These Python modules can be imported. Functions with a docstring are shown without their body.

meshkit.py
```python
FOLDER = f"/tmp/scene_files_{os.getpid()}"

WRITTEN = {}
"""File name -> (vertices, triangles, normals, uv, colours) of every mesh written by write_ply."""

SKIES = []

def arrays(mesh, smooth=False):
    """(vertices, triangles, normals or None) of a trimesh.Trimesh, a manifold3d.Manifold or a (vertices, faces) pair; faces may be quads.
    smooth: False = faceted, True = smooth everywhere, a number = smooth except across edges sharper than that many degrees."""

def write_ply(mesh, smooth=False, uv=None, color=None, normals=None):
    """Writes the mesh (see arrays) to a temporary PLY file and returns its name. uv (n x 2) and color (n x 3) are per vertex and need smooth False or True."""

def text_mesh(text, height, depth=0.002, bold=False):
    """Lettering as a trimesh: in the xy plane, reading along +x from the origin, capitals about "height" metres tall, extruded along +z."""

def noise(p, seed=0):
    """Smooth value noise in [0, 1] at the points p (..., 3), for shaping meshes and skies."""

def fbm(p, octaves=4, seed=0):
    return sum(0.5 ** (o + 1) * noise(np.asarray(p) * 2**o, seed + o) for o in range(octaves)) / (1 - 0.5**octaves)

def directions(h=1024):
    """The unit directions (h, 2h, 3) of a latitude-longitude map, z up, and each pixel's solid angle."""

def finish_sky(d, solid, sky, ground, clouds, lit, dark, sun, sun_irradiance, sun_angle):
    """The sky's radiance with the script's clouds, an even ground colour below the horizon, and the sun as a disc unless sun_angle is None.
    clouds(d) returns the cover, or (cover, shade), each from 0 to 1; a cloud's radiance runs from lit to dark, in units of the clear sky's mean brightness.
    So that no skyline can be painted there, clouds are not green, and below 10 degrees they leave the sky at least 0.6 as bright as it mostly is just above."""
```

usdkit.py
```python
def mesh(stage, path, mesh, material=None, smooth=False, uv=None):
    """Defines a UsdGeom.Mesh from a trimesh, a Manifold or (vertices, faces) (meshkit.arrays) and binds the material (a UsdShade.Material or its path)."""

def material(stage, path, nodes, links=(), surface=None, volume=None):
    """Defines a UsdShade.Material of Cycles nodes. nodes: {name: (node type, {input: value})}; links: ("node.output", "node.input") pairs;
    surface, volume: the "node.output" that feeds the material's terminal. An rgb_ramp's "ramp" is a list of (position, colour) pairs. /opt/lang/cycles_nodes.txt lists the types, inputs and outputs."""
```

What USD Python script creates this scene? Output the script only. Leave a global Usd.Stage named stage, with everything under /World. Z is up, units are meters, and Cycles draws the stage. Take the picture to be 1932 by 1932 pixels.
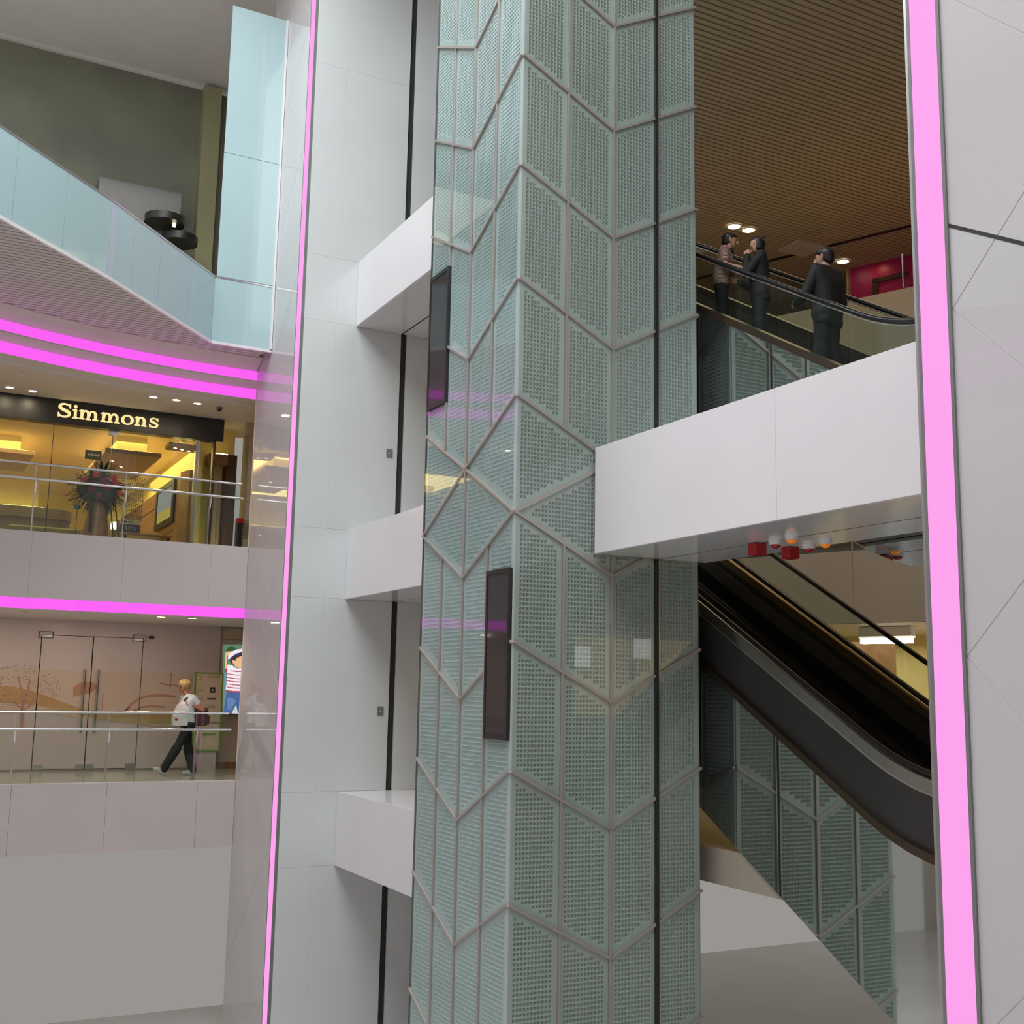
import math, random
import numpy as np, trimesh, manifold3d as m3
import shapely.geometry as sg, shapely.ops as so
from shapely import affinity
import usdkit, meshkit
from pxr import Usd, UsdGeom, UsdLux, UsdShade, Gf, Sdf

random.seed(7); RNG = np.random.RandomState(7)
stage = Usd.Stage.CreateInMemory()
UsdGeom.SetStageUpAxis(stage, 'Z'); UsdGeom.SetStageMetersPerUnit(stage, 1.0)
WORLD = UsdGeom.Xform.Define(stage, '/World'); UsdGeom.Scope.Define(stage, '/World/Looks')
stage.SetDefaultPrim(WORLD.GetPrim())

# ------------------------------------------------------------------ camera, light
F_PX, YAW, PITCH, ROLL = 2185.116, 0.48390, 0.15524, 0.01844
_f = np.array([math.sin(YAW)*math.cos(PITCH), math.cos(YAW)*math.cos(PITCH), math.sin(PITCH)])
_r = np.array([math.cos(YAW), -math.sin(YAW), 0]); _u = np.cross(_r, _f)
CR = math.cos(ROLL)*_r + math.sin(ROLL)*_u; CU = -math.sin(ROLL)*_r + math.cos(ROLL)*_u
cam = UsdGeom.Camera.Define(stage, '/World/camera')
cam.CreateHorizontalApertureAttr(36.0); cam.CreateVerticalApertureAttr(36.0)
cam.CreateFocalLengthAttr(36.0*F_PX/1932.0); cam.CreateClippingRangeAttr(Gf.Vec2f(0.05, 400))
cam.CreateExposureAttr(0.0)
cam.AddTransformOp().Set(Gf.Matrix4d(*CR, 0, *CU, 0, *(-_f), 0, 0, 0, 0, 1))

SKY_L, DOME_L = 5.0, 0.10
def rect_light(name, loc, w, h, color, inten, rot=(0, 0, 0)):
    l = UsdLux.RectLight.Define(stage, '/World/'+name); l.CreateWidthAttr(w); l.CreateHeightAttr(h)
    l.CreateColorAttr(Gf.Vec3f(*color)); l.CreateIntensityAttr(inten)
    x = UsdGeom.Xformable(l); x.AddTranslateOp().Set(Gf.Vec3d(*loc)); x.AddRotateXYZOp().Set(Gf.Vec3f(*rot)); return l
def disk_light(name, loc, r, color, inten):
    l = UsdLux.DiskLight.Define(stage, '/World/'+name); l.CreateRadiusAttr(r)
    l.CreateColorAttr(Gf.Vec3f(*color)); l.CreateIntensityAttr(inten)
    UsdGeom.Xformable(l).AddTranslateOp().Set(Gf.Vec3d(*loc)); return l
rect_light('skylight', (0.4, 7.5, 13.9), 8.6, 21, (0.93, 1.0, 1.02), SKY_L)
dome = UsdLux.DomeLight.Define(stage, '/World/ambient'); dome.CreateIntensityAttr(DOME_L); dome.CreateColorAttr(Gf.Vec3f(1, .95, .9))
WARM = (1.0, 0.74, 0.42)
rect_light('upper_hall_light', (14.6, 15.0, 9.9), 5, 7, (1, .72, .42), 1.15)
rect_light('lower_hall_light', (16.5, 15.5, 1.15), 3.0, 6, (1, .9, .7), 2.2)
rect_light('shop_light', (2.5, 26.5, 4.93), 6, 5, (1, .73, .27), 3.8)
for k_, (x_, y_) in enumerate(((4.2, 21.6), (4.75, 21.55), (2.9, 22.6), (1.4, 22.6), (-.2, 22.6), (-1.8, 22.6))): disk_light('walkway_lamp_%d' % k_, (x_, y_, 1.236), .08, (1, .84, .66), 150)
for k_, (x_, y_) in enumerate(((1.415, 22.5), (1.81, 22.55), (3.84, 21.8), (4.26, 21.8), (4.67, 21.85), (-.6, 22.4))): disk_light('sign_lamp_%d' % k_, (x_, y_, 5.325), .07, (1, .80, .52), 110)
rect_light('added_escalator_light', (8.9, 9.2, 2.35), .25, 4.5, (1, .72, .30), 2.2, (29.8, 0, 0))  # added unseen strip, gives the lower escalator bands their warm reflections
rect_light('top_floor_light', (2.5, 23.5, 10.9), 5, 3, (1, .92, .75), 0.7)

# ------------------------------------------------------------------ materials
def mat(name, base=(.5, .5, .5), rough=.5, metal=0., spec=.5, coat=0., emit=None, es=0., noise=None, extra=None):
    p = {'base_color': base, 'roughness': rough, 'metallic': metal, 'specular_ior_level': spec, 'coat_weight': coat}
    if emit is not None: p.update(emission_color=emit, emission_strength=es)
    if extra: p.update(extra)
    nodes, links = {'p': ('principled_bsdf', p)}, []
    if noise:                                              # (scale, amount)
        lo = tuple(c*(1-noise[1]) for c in base); hi = tuple(min(1, c*(1+noise[1])) for c in base)
        nodes['g'] = ('geometry', {}); nodes['n'] = ('noise_texture', {'scale': noise[0], 'detail': 4.})
        nodes['r'] = ('rgb_ramp', {'ramp': [(.3, lo), (.7, hi)]})
        links = [('g.position', 'n.vector'), ('n.fac', 'r.fac'), ('r.color', 'p.base_color')]
    return usdkit.material(stage, '/World/Looks/'+name, nodes, links, surface='p.BSDF')
def glassmat(name, tint=(.9, .95, .93), ior=1.5, rough=0.0, gl=(1, 1, 1)):
    return usdkit.material(stage, '/World/Looks/'+name, {
        't': ('transparent_bsdf', {'color': tint}), 'g': ('glossy_bsdf', {'color': gl, 'roughness': rough}),
        'f': ('fresnel', {'IOR': ior}), 'm': ('mix_closure', {}), 'geo': ('geometry', {}), 'inv': ('math', {'math_type': 'subtract', 'value1': 1.}), 'mul': ('math', {'math_type': 'multiply'})},
        [('geo.backfacing', 'inv.value2'), ('inv.value', 'mul.value1'), ('f.fac', 'mul.value2'), ('mul.value', 'm.fac'), ('t.BSDF', 'm.closure1'), ('g.BSDF', 'm.closure2')], surface='m.closure')
def glow(name, color, s=1.0):
    return mat(name, (.02, .02, .02), .6, spec=.2, emit=color, es=s)
M = dict(
    white=mat('white_metal_panel', (.80, .78, .80), .22, noise=(1.2, .02)),
    wall=mat('satin_white_glass', (.70, .725, .725), .16, noise=(.7, .03)),
    gloss=mat('polished_white_glass', (.60, .575, .585), .03, spec=.75, noise=(.8, .025)),
    gloss_r=mat('polished_white_glass_right', (.62, .60, .62), .03, noise=(.8, .025)),
    soffit=mat('glossy_white_soffit', (.70, .69, .70), .14),
    joint=mat('pale_joint', (.36, .36, .36), .6), fascia=mat('balcony_panel', (.57, .52, .50), .35, noise=(.9, .03)),
    plaster=mat('plaster', (.70, .63, .58), .8, noise=(2., .03)),
    slat=mat('grey_slat', (.66, .635, .59), .6, noise=(3., .05)),
    tan_slat=mat('tan_slat', (.60, .51, .36), .55, noise=(3., .06)),
    dark_gap=mat('dark_gap', (.03, .03, .03), .7),
    black=mat('black_gloss', (.012, .012, .012), .18),
    black_satin=mat('black_satin', (.02, .02, .02), .4),
    rubber=mat('black_rubber', (.012, .012, .013), .28),
    frit=mat('frosted_blue_glass', (.44, .60, .62), .12, coat=.5, noise=(.6, .03)),
    frame=mat('bronze_frame', (.44, .385, .365), .34, .35),
    silver=mat('brushed_silver', (.62, .62, .63), .28, .9),
    steel=mat('stainless_steel', (.50, .49, .46), .24, 1.),
    bronze=mat('bronze_trim', (.13, .10, .07), .3, .8), gold_lit=mat('gold_lit_deck', (.52, .40, .19), .33, 1.),  # gold deck colour holds the yellow lamp reflections of plain steel bands
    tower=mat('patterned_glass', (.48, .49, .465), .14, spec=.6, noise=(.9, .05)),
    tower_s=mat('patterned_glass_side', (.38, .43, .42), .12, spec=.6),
    tower_l=mat('patterned_glass_skylit', (.53, .59, .60), .14, spec=.6, noise=(.9, .05)),  # same glass, skylight on the left face put into a lighter cyan base
    core=mat('shaft_light_block', (.05, .06, .06), .8),
    mirror=mat('mirror_cladding', (.62, .66, .64), .025, 1.),
    screen=mat('dark_screen', (.035, .032, .034), .05, spec=.7),
    pane=glassmat('clear_pane', (.93, .97, .96)),
    rail_glass=glassmat('balustrade_glass', (.88, .93, .90)),
    shop_glass=glassmat('shop_glass', (.92, .95, .92)),
    dark_glass=glassmat('dark_tinted_glass', (.18, .18, .19)),
    pink=glow('pink_diffuser', (1.0, .115, .93), .98),
    pink_corner=glow('pink_corner_diffuser', (1.0, .36, .86), .97),
    warm=glow('warm_lamp', (1., .86, .55), 4.5),
    warm_soft=glow('warm_cove', (1., .76, .25), 4.5),
    white_lamp=glow('white_lamp', (1., 1., .95), 3.0),
    floor=mat('polished_stone', (.52, .46, .37), .12, noise=(1.2, .06)),
    floor_white=mat('pale_stone', (.82, .80, .78), .2, noise=(.8, .05)),
    beige=mat('beige_board', (.50, .41, .30), .55, noise=(.7, .04)),
    beige_wall=mat('beige_wall', (.55, .45, .32), .6, noise=(.8, .04)),
    olive=mat('olive_panel', (.34, .29, .14), .5),
    yellow_wall=mat('yellow_wall', (.75, .62, .28), .7, noise=(1., .05)),
    wood=mat('brown_wood', (.30, .155, .07), .35, noise=(5., .2)),
    dark_wood=mat('dark_wood', (.075, .045, .03), .35, noise=(5., .2)),
    magenta=mat('magenta_wall', (.50, .02, .16), .35, noise=(.8, .1)),
    step=mat('escalator_step', (.025, .025, .025), .45, .3),
    step_edge=mat('step_edge', (.30, .24, .10), .5),
    gold=glow('gold_letter', (1., .78, .34), 1.05),
    pinkwall=mat('pinkish_wall', (.60, .50, .475), .35, noise=(.8, .03)),
    mural_bg=mat('mural_band', (.60, .47, .37), .4), ochre=mat('mural_ochre', (.50, .31, .14), .5),
    mural_green=mat('mural_olive', (.47, .37, .16), .5), mural_red=mat('mural_terracotta', (.47, .24, .16), .5),
    dot=mat('mural_dot', (.27, .15, .11), .5),
    green=mat('green_frame', (.16, .33, .02), .4), sign_face=mat('sign_face', (.62, .49, .35), .4),
    ink=mat('ink', (.03, .03, .03), .5), greyink=mat('grey_ink', (.26, .2, .16), .5),
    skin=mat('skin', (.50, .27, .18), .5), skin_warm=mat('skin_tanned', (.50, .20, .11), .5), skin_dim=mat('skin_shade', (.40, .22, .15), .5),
    hair=mat('black_hair', (.012, .009, .008), .45), blonde=mat('blonde_hair', (.48, .31, .11), .5, noise=(30., .3)),
    suit=mat('black_suit', (.009, .008, .0075), .75), trousers=mat('black_trousers', (.010, .011, .013), .8),
    shirt=mat('pale_shirt', (.62, .64, .67), .8), bag_white=mat('white_bag', (.72, .69, .66), .55, noise=(6., .12)),
    maroon=mat('maroon_bag', (.085, .03, .028), .6), shoe=mat('pale_shoe', (.52, .54, .50), .6),
    leaf=mat('dark_leaf', (.02, .045, .012), .4, noise=(9., .4)), flower=mat('red_flower', (.48, .06, .04), .6), flower2=mat('purple_flower', (.20, .03, .10), .6),
    redlamp=mat('red_lamp_box', (.42, .012, .02), .35), orange=mat('orange_lens', (.75, .22, .02), .3, emit=(1, .3, .03), es=.25),
    blue=mat('blue_plastic', (.03, .28, .60), .4), purple=mat('purple_card', (.05, .02, .10), .5), paper=mat('cream_card', (.62, .5, .36), .6),
    grey=mat('grey_paint', (.20, .20, .20), .5), grey_fabric=mat('grey_fabric', (.22, .18, .15), .8, noise=(4., .1)),
    screen_lit=glow('lit_screen', (.45, .45, .5), .55), screen_yel=glow('lit_screen_yellow', (.8, .55, .12), .6),
)
# striped shirt: woven stripes, object space height
M['stripes'] = usdkit.material(stage, '/World/Looks/striped_shirt', {
    'g': ('geometry', {}), 's': ('separate_xyz', {}), 'a': ('math', {'math_type': 'multiply', 'value2': 28.}), 'b': ('math', {'math_type': 'fraction'}),
    'r': ('rgb_ramp', {'interpolate': False, 'ramp': [(0., (.20, .05, .04)), (.33, (.45, .36, .30)), (.55, (.05, .03, .03)), (.75, (.36, .24, .19))]}),
    'p': ('principled_bsdf', {'roughness': .85})},
    [('g.position', 's.vector'), ('s.z', 'a.value1'), ('a.value', 'b.value1'), ('b.value', 'r.fac'), ('r.color', 'p.base_color')], surface='p.BSDF')

# ------------------------------------------------------------------ scene helpers
_used = {}
def path_for(parent, name):
    base = (parent.GetPath().pathString if parent else '/World') + '/' + name
    n = _used.get(base, 0); _used[base] = n+1
    return base if n == 0 else '%s_%03d' % (base, n)
LOC = {}
def tag(p, label=None, cat=None, group=None, kind=None):
    for k, v in (('label', label), ('category', cat), ('group', group), ('kind', kind)):
        if v: p.SetCustomDataByKey(k, v)
    return p
def thing(name, label, cat, loc=(0, 0, 0), group=None, kind=None):
    x = UsdGeom.Xform.Define(stage, path_for(None, name)); x.AddTranslateOp().Set(Gf.Vec3d(*map(float, loc)))
    LOC[x.GetPath()] = np.array(loc, float)
    return tag(x.GetPrim(), label, cat, group, kind)
def struct(name, label, cat, loc=(0, 0, 0)): return thing(name, label, cat, loc, None, 'structure')
def obj(name, mb, m, parent=None, smooth=False, label=None, kind=None):
    v, f = mb.arrays() if isinstance(mb, MB) else (np.array(mb.vertices), np.array(mb.faces))
    loc = LOC.get(parent.GetPath(), np.zeros(3)) if parent else np.zeros(3)
    pth = path_for(parent, name)
    g = usdkit.mesh(stage, pth, (v-loc, f), M[m] if isinstance(m, str) else m, smooth)
    LOC[g.GetPath()] = loc
    p = g.GetPrim()
    return tag(p, label, None, None, kind)
def turn(v, f):
    a, b = v[f[0, 1]]-v[f[0, 0]], v[f[0, 2]]-v[f[0, 0]]; return a[0]*b[1]-a[1]*b[0]
class MB:
    def __init__(s): s.V, s.F, s.n = [], [], 0
    def add(s, v, f, closed=False):
        v = np.asarray(v, float); f = np.asarray(f, int)
        if f.shape[1] == 4: f = np.vstack([f[:, [0, 1, 2]], f[:, [0, 2, 3]]])
        if closed:                                             # wind closed pieces outward
            q = v-v.mean(0); a, b, c = q[f[:, 0]], q[f[:, 1]], q[f[:, 2]]
            if np.einsum('ij,ij->', a, np.cross(b, c)) < 0: f = f[:, ::-1]
        s.V.append(v); s.F.append(f+s.n); s.n += len(v); return s
    def arrays(s): return np.vstack(s.V), np.vstack(s.F)
    def box(s, x0, x1, y0, y1, z0, z1):
        x0, x1 = sorted((x0, x1)); y0, y1 = sorted((y0, y1)); z0, z1 = sorted((z0, z1))
        v = [(x, y, z) for x in (x0, x1) for y in (y0, y1) for z in (z0, z1)]
        return s.add(v, [(0, 1, 3, 2), (4, 6, 7, 5), (0, 4, 5, 1), (2, 3, 7, 6), (0, 2, 6, 4), (1, 5, 7, 3)], True)
    def bbox(s, x0, x1, y0, y1, z0, z1, b=.01):
        pts = []
        for dx, dy, dz in ((0, b, b), (b, 0, b), (b, b, 0)):
            pts += [(x, y, z) for x in (x0+dx, x1-dx) for y in (y0+dy, y1-dy) for z in (z0+dz, z1-dz)]
        return s.tm(trimesh.convex.convex_hull(np.array(pts)))
    def tm(s, t): return s.add(t.vertices, t.faces)
    def obox(s, c, ax, h):
        c = np.array(c, float); ax = np.array(ax, float)
        v = [c + i*h[0]*ax[0] + j*h[1]*ax[1] + k*h[2]*ax[2] for i in (-1, 1) for j in (-1, 1) for k in (-1, 1)]
        return s.add(v, [(0, 1, 3, 2), (4, 6, 7, 5), (0, 4, 5, 1), (2, 3, 7, 6), (0, 2, 6, 4), (1, 5, 7, 3)], True)
    def bar(s, a, b, w, h, up=(0, 0, 1)):                      # box beam from a to b
        a = np.array(a, float); b = np.array(b, float); d = b-a; L = np.linalg.norm(d); d /= L
        n = np.cross(d, np.array(up, float)); n /= np.linalg.norm(n); u = np.cross(n, d)
        return s.obox((a+b)/2, (d, n, u), (L/2, w/2, h/2))
    def prism(s, poly, fn, d0, d1):                            # shapely polygon in (u,v), extruded between depths
        for g in (poly.geoms if hasattr(poly, 'geoms') else [poly]):
            if g.is_empty or g.area < 1e-7: continue
            v2, f2 = trimesh.creation.triangulate_polygon(g, engine='earcut')
            k = len(v2); vv = [fn(v2[:, 0], v2[:, 1], d0), fn(v2[:, 0], v2[:, 1], d1)]; ff = [f2[:, ::-1], f2+k]; at = 2*k
            if turn(v2, f2) < 0: ff = [f2, f2[:, ::-1]+k]
            for ring in [sg.polygon.orient(g).exterior]+list(sg.polygon.orient(g).interiors):
                r = np.array(ring.coords)[:-1]; n = len(r); i = np.arange(n); j = (i+1) % n
                vv += [fn(r[:, 0], r[:, 1], d0), fn(r[:, 0], r[:, 1], d1)]
                ff += [np.stack([i, j, j+n], 1)+at, np.stack([i, j+n, i+n], 1)+at]; at += 2*n
            s.add(np.vstack(vv), np.vstack(ff), True)
        return s
    def loft(s, rings, closed=True, caps=True):
        rings = [np.asarray(r, float) for r in rings]; k = len(rings[0]); n = len(rings)
        f = []
        for i in range(n-1):
            for j in range(k if closed else k-1):
                a, b = i*k+j, i*k+(j+1) % k; f.append((a, b, b+k, a+k))
        f = [(a, b, c) for a, b, c, d in f]+[(a, c, d) for a, b, c, d in f]
        if caps and closed:
            f += [(0, i+1, i) for i in range(1, k-1)]+[((n-1)*k, (n-1)*k+i, (n-1)*k+i+1) for i in range(1, k-1)]
        return s.add(np.vstack(rings), f, closed and caps)
    def tube(s, pts, r, n=8):
        pts = np.asarray(pts, float); rings = []
        rr = np.broadcast_to(r, len(pts))
        for i, p in enumerate(pts):
            d = pts[min(i+1, len(pts)-1)]-pts[max(i-1, 0)]; d /= np.linalg.norm(d)
            a = np.cross(d, (0, 0, 1) if abs(d[2]) < .9 else (1, 0, 0)); a /= np.linalg.norm(a); b = np.cross(d, a)
            t = np.arange(n)*2*np.pi/n
            rings.append(p+rr[i]*(np.cos(t)[:, None]*a+np.sin(t)[:, None]*b))
        return s.loft(rings)
    def cyl(s, c, r, h, n=16, r2=None):
        c = np.array(c, float); t = np.arange(n)*2*np.pi/n; r2 = r if r2 is None else r2
        R = lambda q, z: np.stack([c[0]+q*np.cos(t), c[1]+q*np.sin(t), np.full(n, c[2]+z)], 1)
        return s.loft([R(r, 0), R(r2, h)])
    def ball(s, c, r, sub=2):
        t = trimesh.creation.icosphere(subdivisions=sub); return s.add(t.vertices*np.asarray(r)+np.asarray(c, float), t.faces)
def fX(x0, sgn=-1): return lambda u, v, d: np.stack([np.full_like(np.asarray(u, float), x0)+sgn*d, np.asarray(u, float), np.asarray(v, float)], 1)
def fY(y0, sgn=-1): return lambda u, v, d: np.stack([np.asarray(u, float), np.full_like(np.asarray(u, float), y0)+sgn*d, np.asarray(v, float)], 1)
def fZ(z0, sgn=-1): return lambda u, v, d: np.stack([np.asarray(u, float), np.asarray(v, float), np.full_like(np.asarray(u, float), z0)+sgn*d], 1)
P = sg.Polygon
def rect(a, b, c, d): return sg.box(min(a, b), min(c, d), max(a, b), max(c, d))
def simple(name, mb, m, label, cat, parent_loc=None, group=None, smooth=False, kind=None):
    p = obj(name, mb, m, None, smooth); return tag(p, label, cat, group, kind)

L2, L3, L4 = -1.62, 2.55, 7.22
# ================================================================== SETTING
# atrium shell that stands outside the frame (bounce, reflections)
fl = struct('floor', 'pale stone floor of the atrium far below the bridges', 'floor')
obj('slab', MB().box(-9.5, 22, -9.5, 24, -6.4, -6.2), 'floor_white', fl)
obj('slab', MB().box(-4.8, 9.4, 20.9, 24.4, L2-.35, L2), 'floor', fl, label='polished beige walkway floor of the lower shop level')
obj('slab', MB().box(-4.8, 9.4, 20.9, 33.5, L3-.5, L3), 'floor', fl, label='walkway floor of the upper shop level')
obj('slab', MB().box(8.16, 24, 1., 25, L2-.4, L2-.02), 'floor', fl, label='floor of the hall behind the escalators')
obj('slab', MB().box(8.0, 13.8, 4.9, 6.5, 1.33, L3), 'beige', fl, label='escalator landing slab')
wb = struct('wall_behind', 'plain pale wall closing the atrium behind the viewer', 'wall')
obj('face', MB().box(-9.5, 5.53, -9.6, -9.4, -6.3, 14), 'plaster', wb)
for zz in (L3, L4): obj('ledge', MB().box(-9.5, 5.5, -9.4, -8.2, zz-1.1, zz), 'fascia', wb)
for zz in (L2+2.6, L3+2.2): obj('lit_shopfront', MB().box(-3, 4.5, -9.38, -9.3, zz-2.1, zz-1.2), glow('far_shop_glow_%d' % int(zz*10), (1, .72, .3), .7), wb)
for i in range(4): obj('lit_panel', MB().box(3.0+.55*i, 3.3+.55*i, -9.38, -9.28, -.5+.15*(i % 2), .1), 'white_lamp', wb)
wl = struct('wall_left', 'plain pale wall on the far left of the atrium', 'wall')
obj('face', MB().box(-9.6, -9.4, -9.5, 24, -6.3, 14), 'plaster', wl)
rf = struct('ceiling', 'atrium roof frame around the skylight', 'ceiling')
obj('roof', MB().box(-9.6, 9, -9.6, 33, 14.0, 14.2), 'white', rf)
obj('side_beam', MB().box(4.75, 5.53, -9.5, 20, 13.5, 14.0), 'white', rf)

# ---- wall_far: satin white wall panels behind the left bridges (plane Y=18.2)
YW, XC = 18.2, 5.53
wf = struct('wall_far', 'satin white panelled wall behind the short bridges', 'wall', (6.4, YW, 0))
zs = [-6.2, -2.76, -1.61, 1.484, 2.634, 6.158, 7.308, 10.8, 13.9]
xs = [XC+.03, 6.12, 7.315]
for a, b in zip(zs[:-1], zs[1:]):
    for c, d in ((xs[0], xs[1]), (xs[1], xs[2]), (7.425, 8.9)):
        obj('panel', MB().box(c+.0004, d-.0004, YW, YW+.04, a+.0012, b-.0012), 'wall', wf)
obj('backing', MB().box(XC+.02, 7.3, YW+.041, YW+.05, -6.2, 13.9), 'joint', wf); obj('backing', MB().box(XC+.02, 9.0, YW+.10, YW+.2, -6.2, 13.9), 'joint', wf)
obj('joint', MB().box(7.318, 7.422, YW+.035, YW+.095, -6.2, 13.9), 'dark_gap', wf, label='black vertical movement joint')
obj('return_wall', MB().box(8.9, 9.0, YW, 25, -6.2, 13.9), 'beige_wall', wf)
def callplate(z, lab):
    t = thing('call_plate', lab, 'button plate', (7.17, YW, z))
    obj('plate', MB().bbox(7.115, 7.225, YW-.015, YW, z-.075, z+.075, .004), 'grey', t)
    obj('button', MB().tm(trimesh.creation.icosphere(subdivisions=1, radius=.016).apply_translation((7.17, YW-.016, z-.005))), 'silver', t)
callplate(4.02, 'upper small dark call plate beside the black wall joint')
callplate(-.33, 'lower small dark call plate beside the black wall joint')

# ---- polished walls with zigzag joints, planes X=5.53
def zig_panels(y0, y1, z0, z1, yv, zv, pitch, sgn):
    lines = []
    for k in range(-4, 8):
        z = zv+k*pitch
        for q in (1, -1):
            lines.append(sg.LineString([(yv, z), (yv+sgn*4, z+q*4)]))
    body = rect(y0, y1, z0, z1).difference(so.unary_union([l.buffer(.0045, cap_style=2) for l in lines]))
    return [g for g in (body.geoms if hasattr(body, 'geoms') else [body]) if g.area > .01]
wg = struct('wall_near_left', 'polished white wall beside the pink corner light, reflecting the mattress shop', 'wall', (XC, 19.6, 0))
for g in zig_panels(18.52, 20.85, -6.2, 13.9, 18.52, 2.37, 2.37, 1): obj('panel', MB().prism(g, fX(XC), -.004, 0), 'gloss', wg)
obj('backing', MB().box(XC+.0045, XC+.06, 18.52, 20.85, -6.2, 13.9), 'white', wg)
obj('end', MB().box(XC+.0, XC+.1, 20.85, 20.9, -6.2, 13.9), 'plaster', wg)
wr = struct('wall_right', 'polished white wall with diagonal panel joints at the right edge', 'wall', (XC, 3, 0))
for g in zig_panels(-9.4, 4.78, -6.2, 13.9, 4.78, 2.37, 2.11, -1): obj('panel', MB().prism(g, fX(XC), -.004, 0), 'gloss_r', wr)
obj('backing', MB().box(XC+.0045, XC+.06, -9.4, 5.08, -6.2, 13.9), 'white', wr)
obj('return_wall', MB().box(XC+.031, 9.5, 4.85, 5.06, -6.2, 13.9), 'white', wr)
ln = MB().bar((XC-.001, 4.80, 2.91), (XC-.001, 3.2, 1.99), .004, .014, up=(1, 0, 0))
tri = P([(4.80, 2.91), (3.2, 1.99), (3.2, 2.02), (4.80, 2.935)])
obj('joint', MB().prism(tri, fX(XC), -.001, .002), 'dark_gap', wr, label='dark slanting joint line')

# ---- pink corner lights
def corner_light(name, y0, y1, lab, seams, side):
    t = thing(name, lab, 'light strip', (XC, (y0+y1)/2, -6.2))
    ed = [-6.2]+seams+[13.9]
    for a, b in zip(ed[:-1], ed[1:]): obj('diffuser', MB().box(XC-.012, XC+.03, y0+.012, y1-.012, a+.002, b-.002), 'pink_corner', t)
    for a, b in ((y0-.012, y0+.012), (y1-.012, y1+.012)): obj('edge_frame', MB().box(XC-.016, XC+.03, a, b, -6.2, 13.9), 'grey', t)
    if side: obj('corner_trim', MB().box(XC-.016, XC+.03, y1+.012, y1+.032, -6.2, 13.9), 'silver', t, label='pale metal corner trim')
corner_light('corner_light', 18.22, 18.51, 'narrow vertical pink light strip on the left wall corner', [3.3, 7.6], False)
corner_light('corner_light', 4.79, 5.03, 'broad vertical pink light strip on the right wall corner', [1.69], True)

# ================================================================== BRIDGES
def bridge(lab, y0, y1, z0, seams):
    x0, x1 = 6.48, 7.95
    t = thing('bridge', lab, 'bridge', (7.2, (y0+y1)/2, z0), 'white bridges')
    ys = [y0]+seams+[y1]
    for a, b in zip(ys[:-1], ys[1:]): obj('side_panel', MB().bbox(x0, x0+.05, a+.0015, b-.0015, z0, z0+1.15, .004), 'white', t)
    obj('soffit', MB().box(x0+.05, 7.315, y0, y1, z0+.001, z0+.03), 'soffit', t)
    obj('soffit', MB().box(7.345, x1, y0, y1, z0+.001, z0+.03), 'soffit', t)
    obj('joint', MB().box(7.315, 7.345, y0, y1, z0+.003, z0+.04), 'dark_gap', t, label='black joint line along the underside')
    obj('body', MB().box(x0+.05, x1, y0, y1, z0+.04, z0+1.149), 'white', t)
B3, B4, B2 = 1.484, 6.158, -2.76
bridge('short white bridge high on the left between wall and glass tower', 12.865, YW-.005, B4, [])
bridge('short white bridge at mid height left of the glass tower', 12.865, YW-.005, B3, [])
bridge('white ledge at the bottom left of the glass tower', 12.865, YW-.005, B2, [])
bridge('long white bridge between the glass tower and the pink light on the right', 5.08, 10.43, B3, [7.52])

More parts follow.
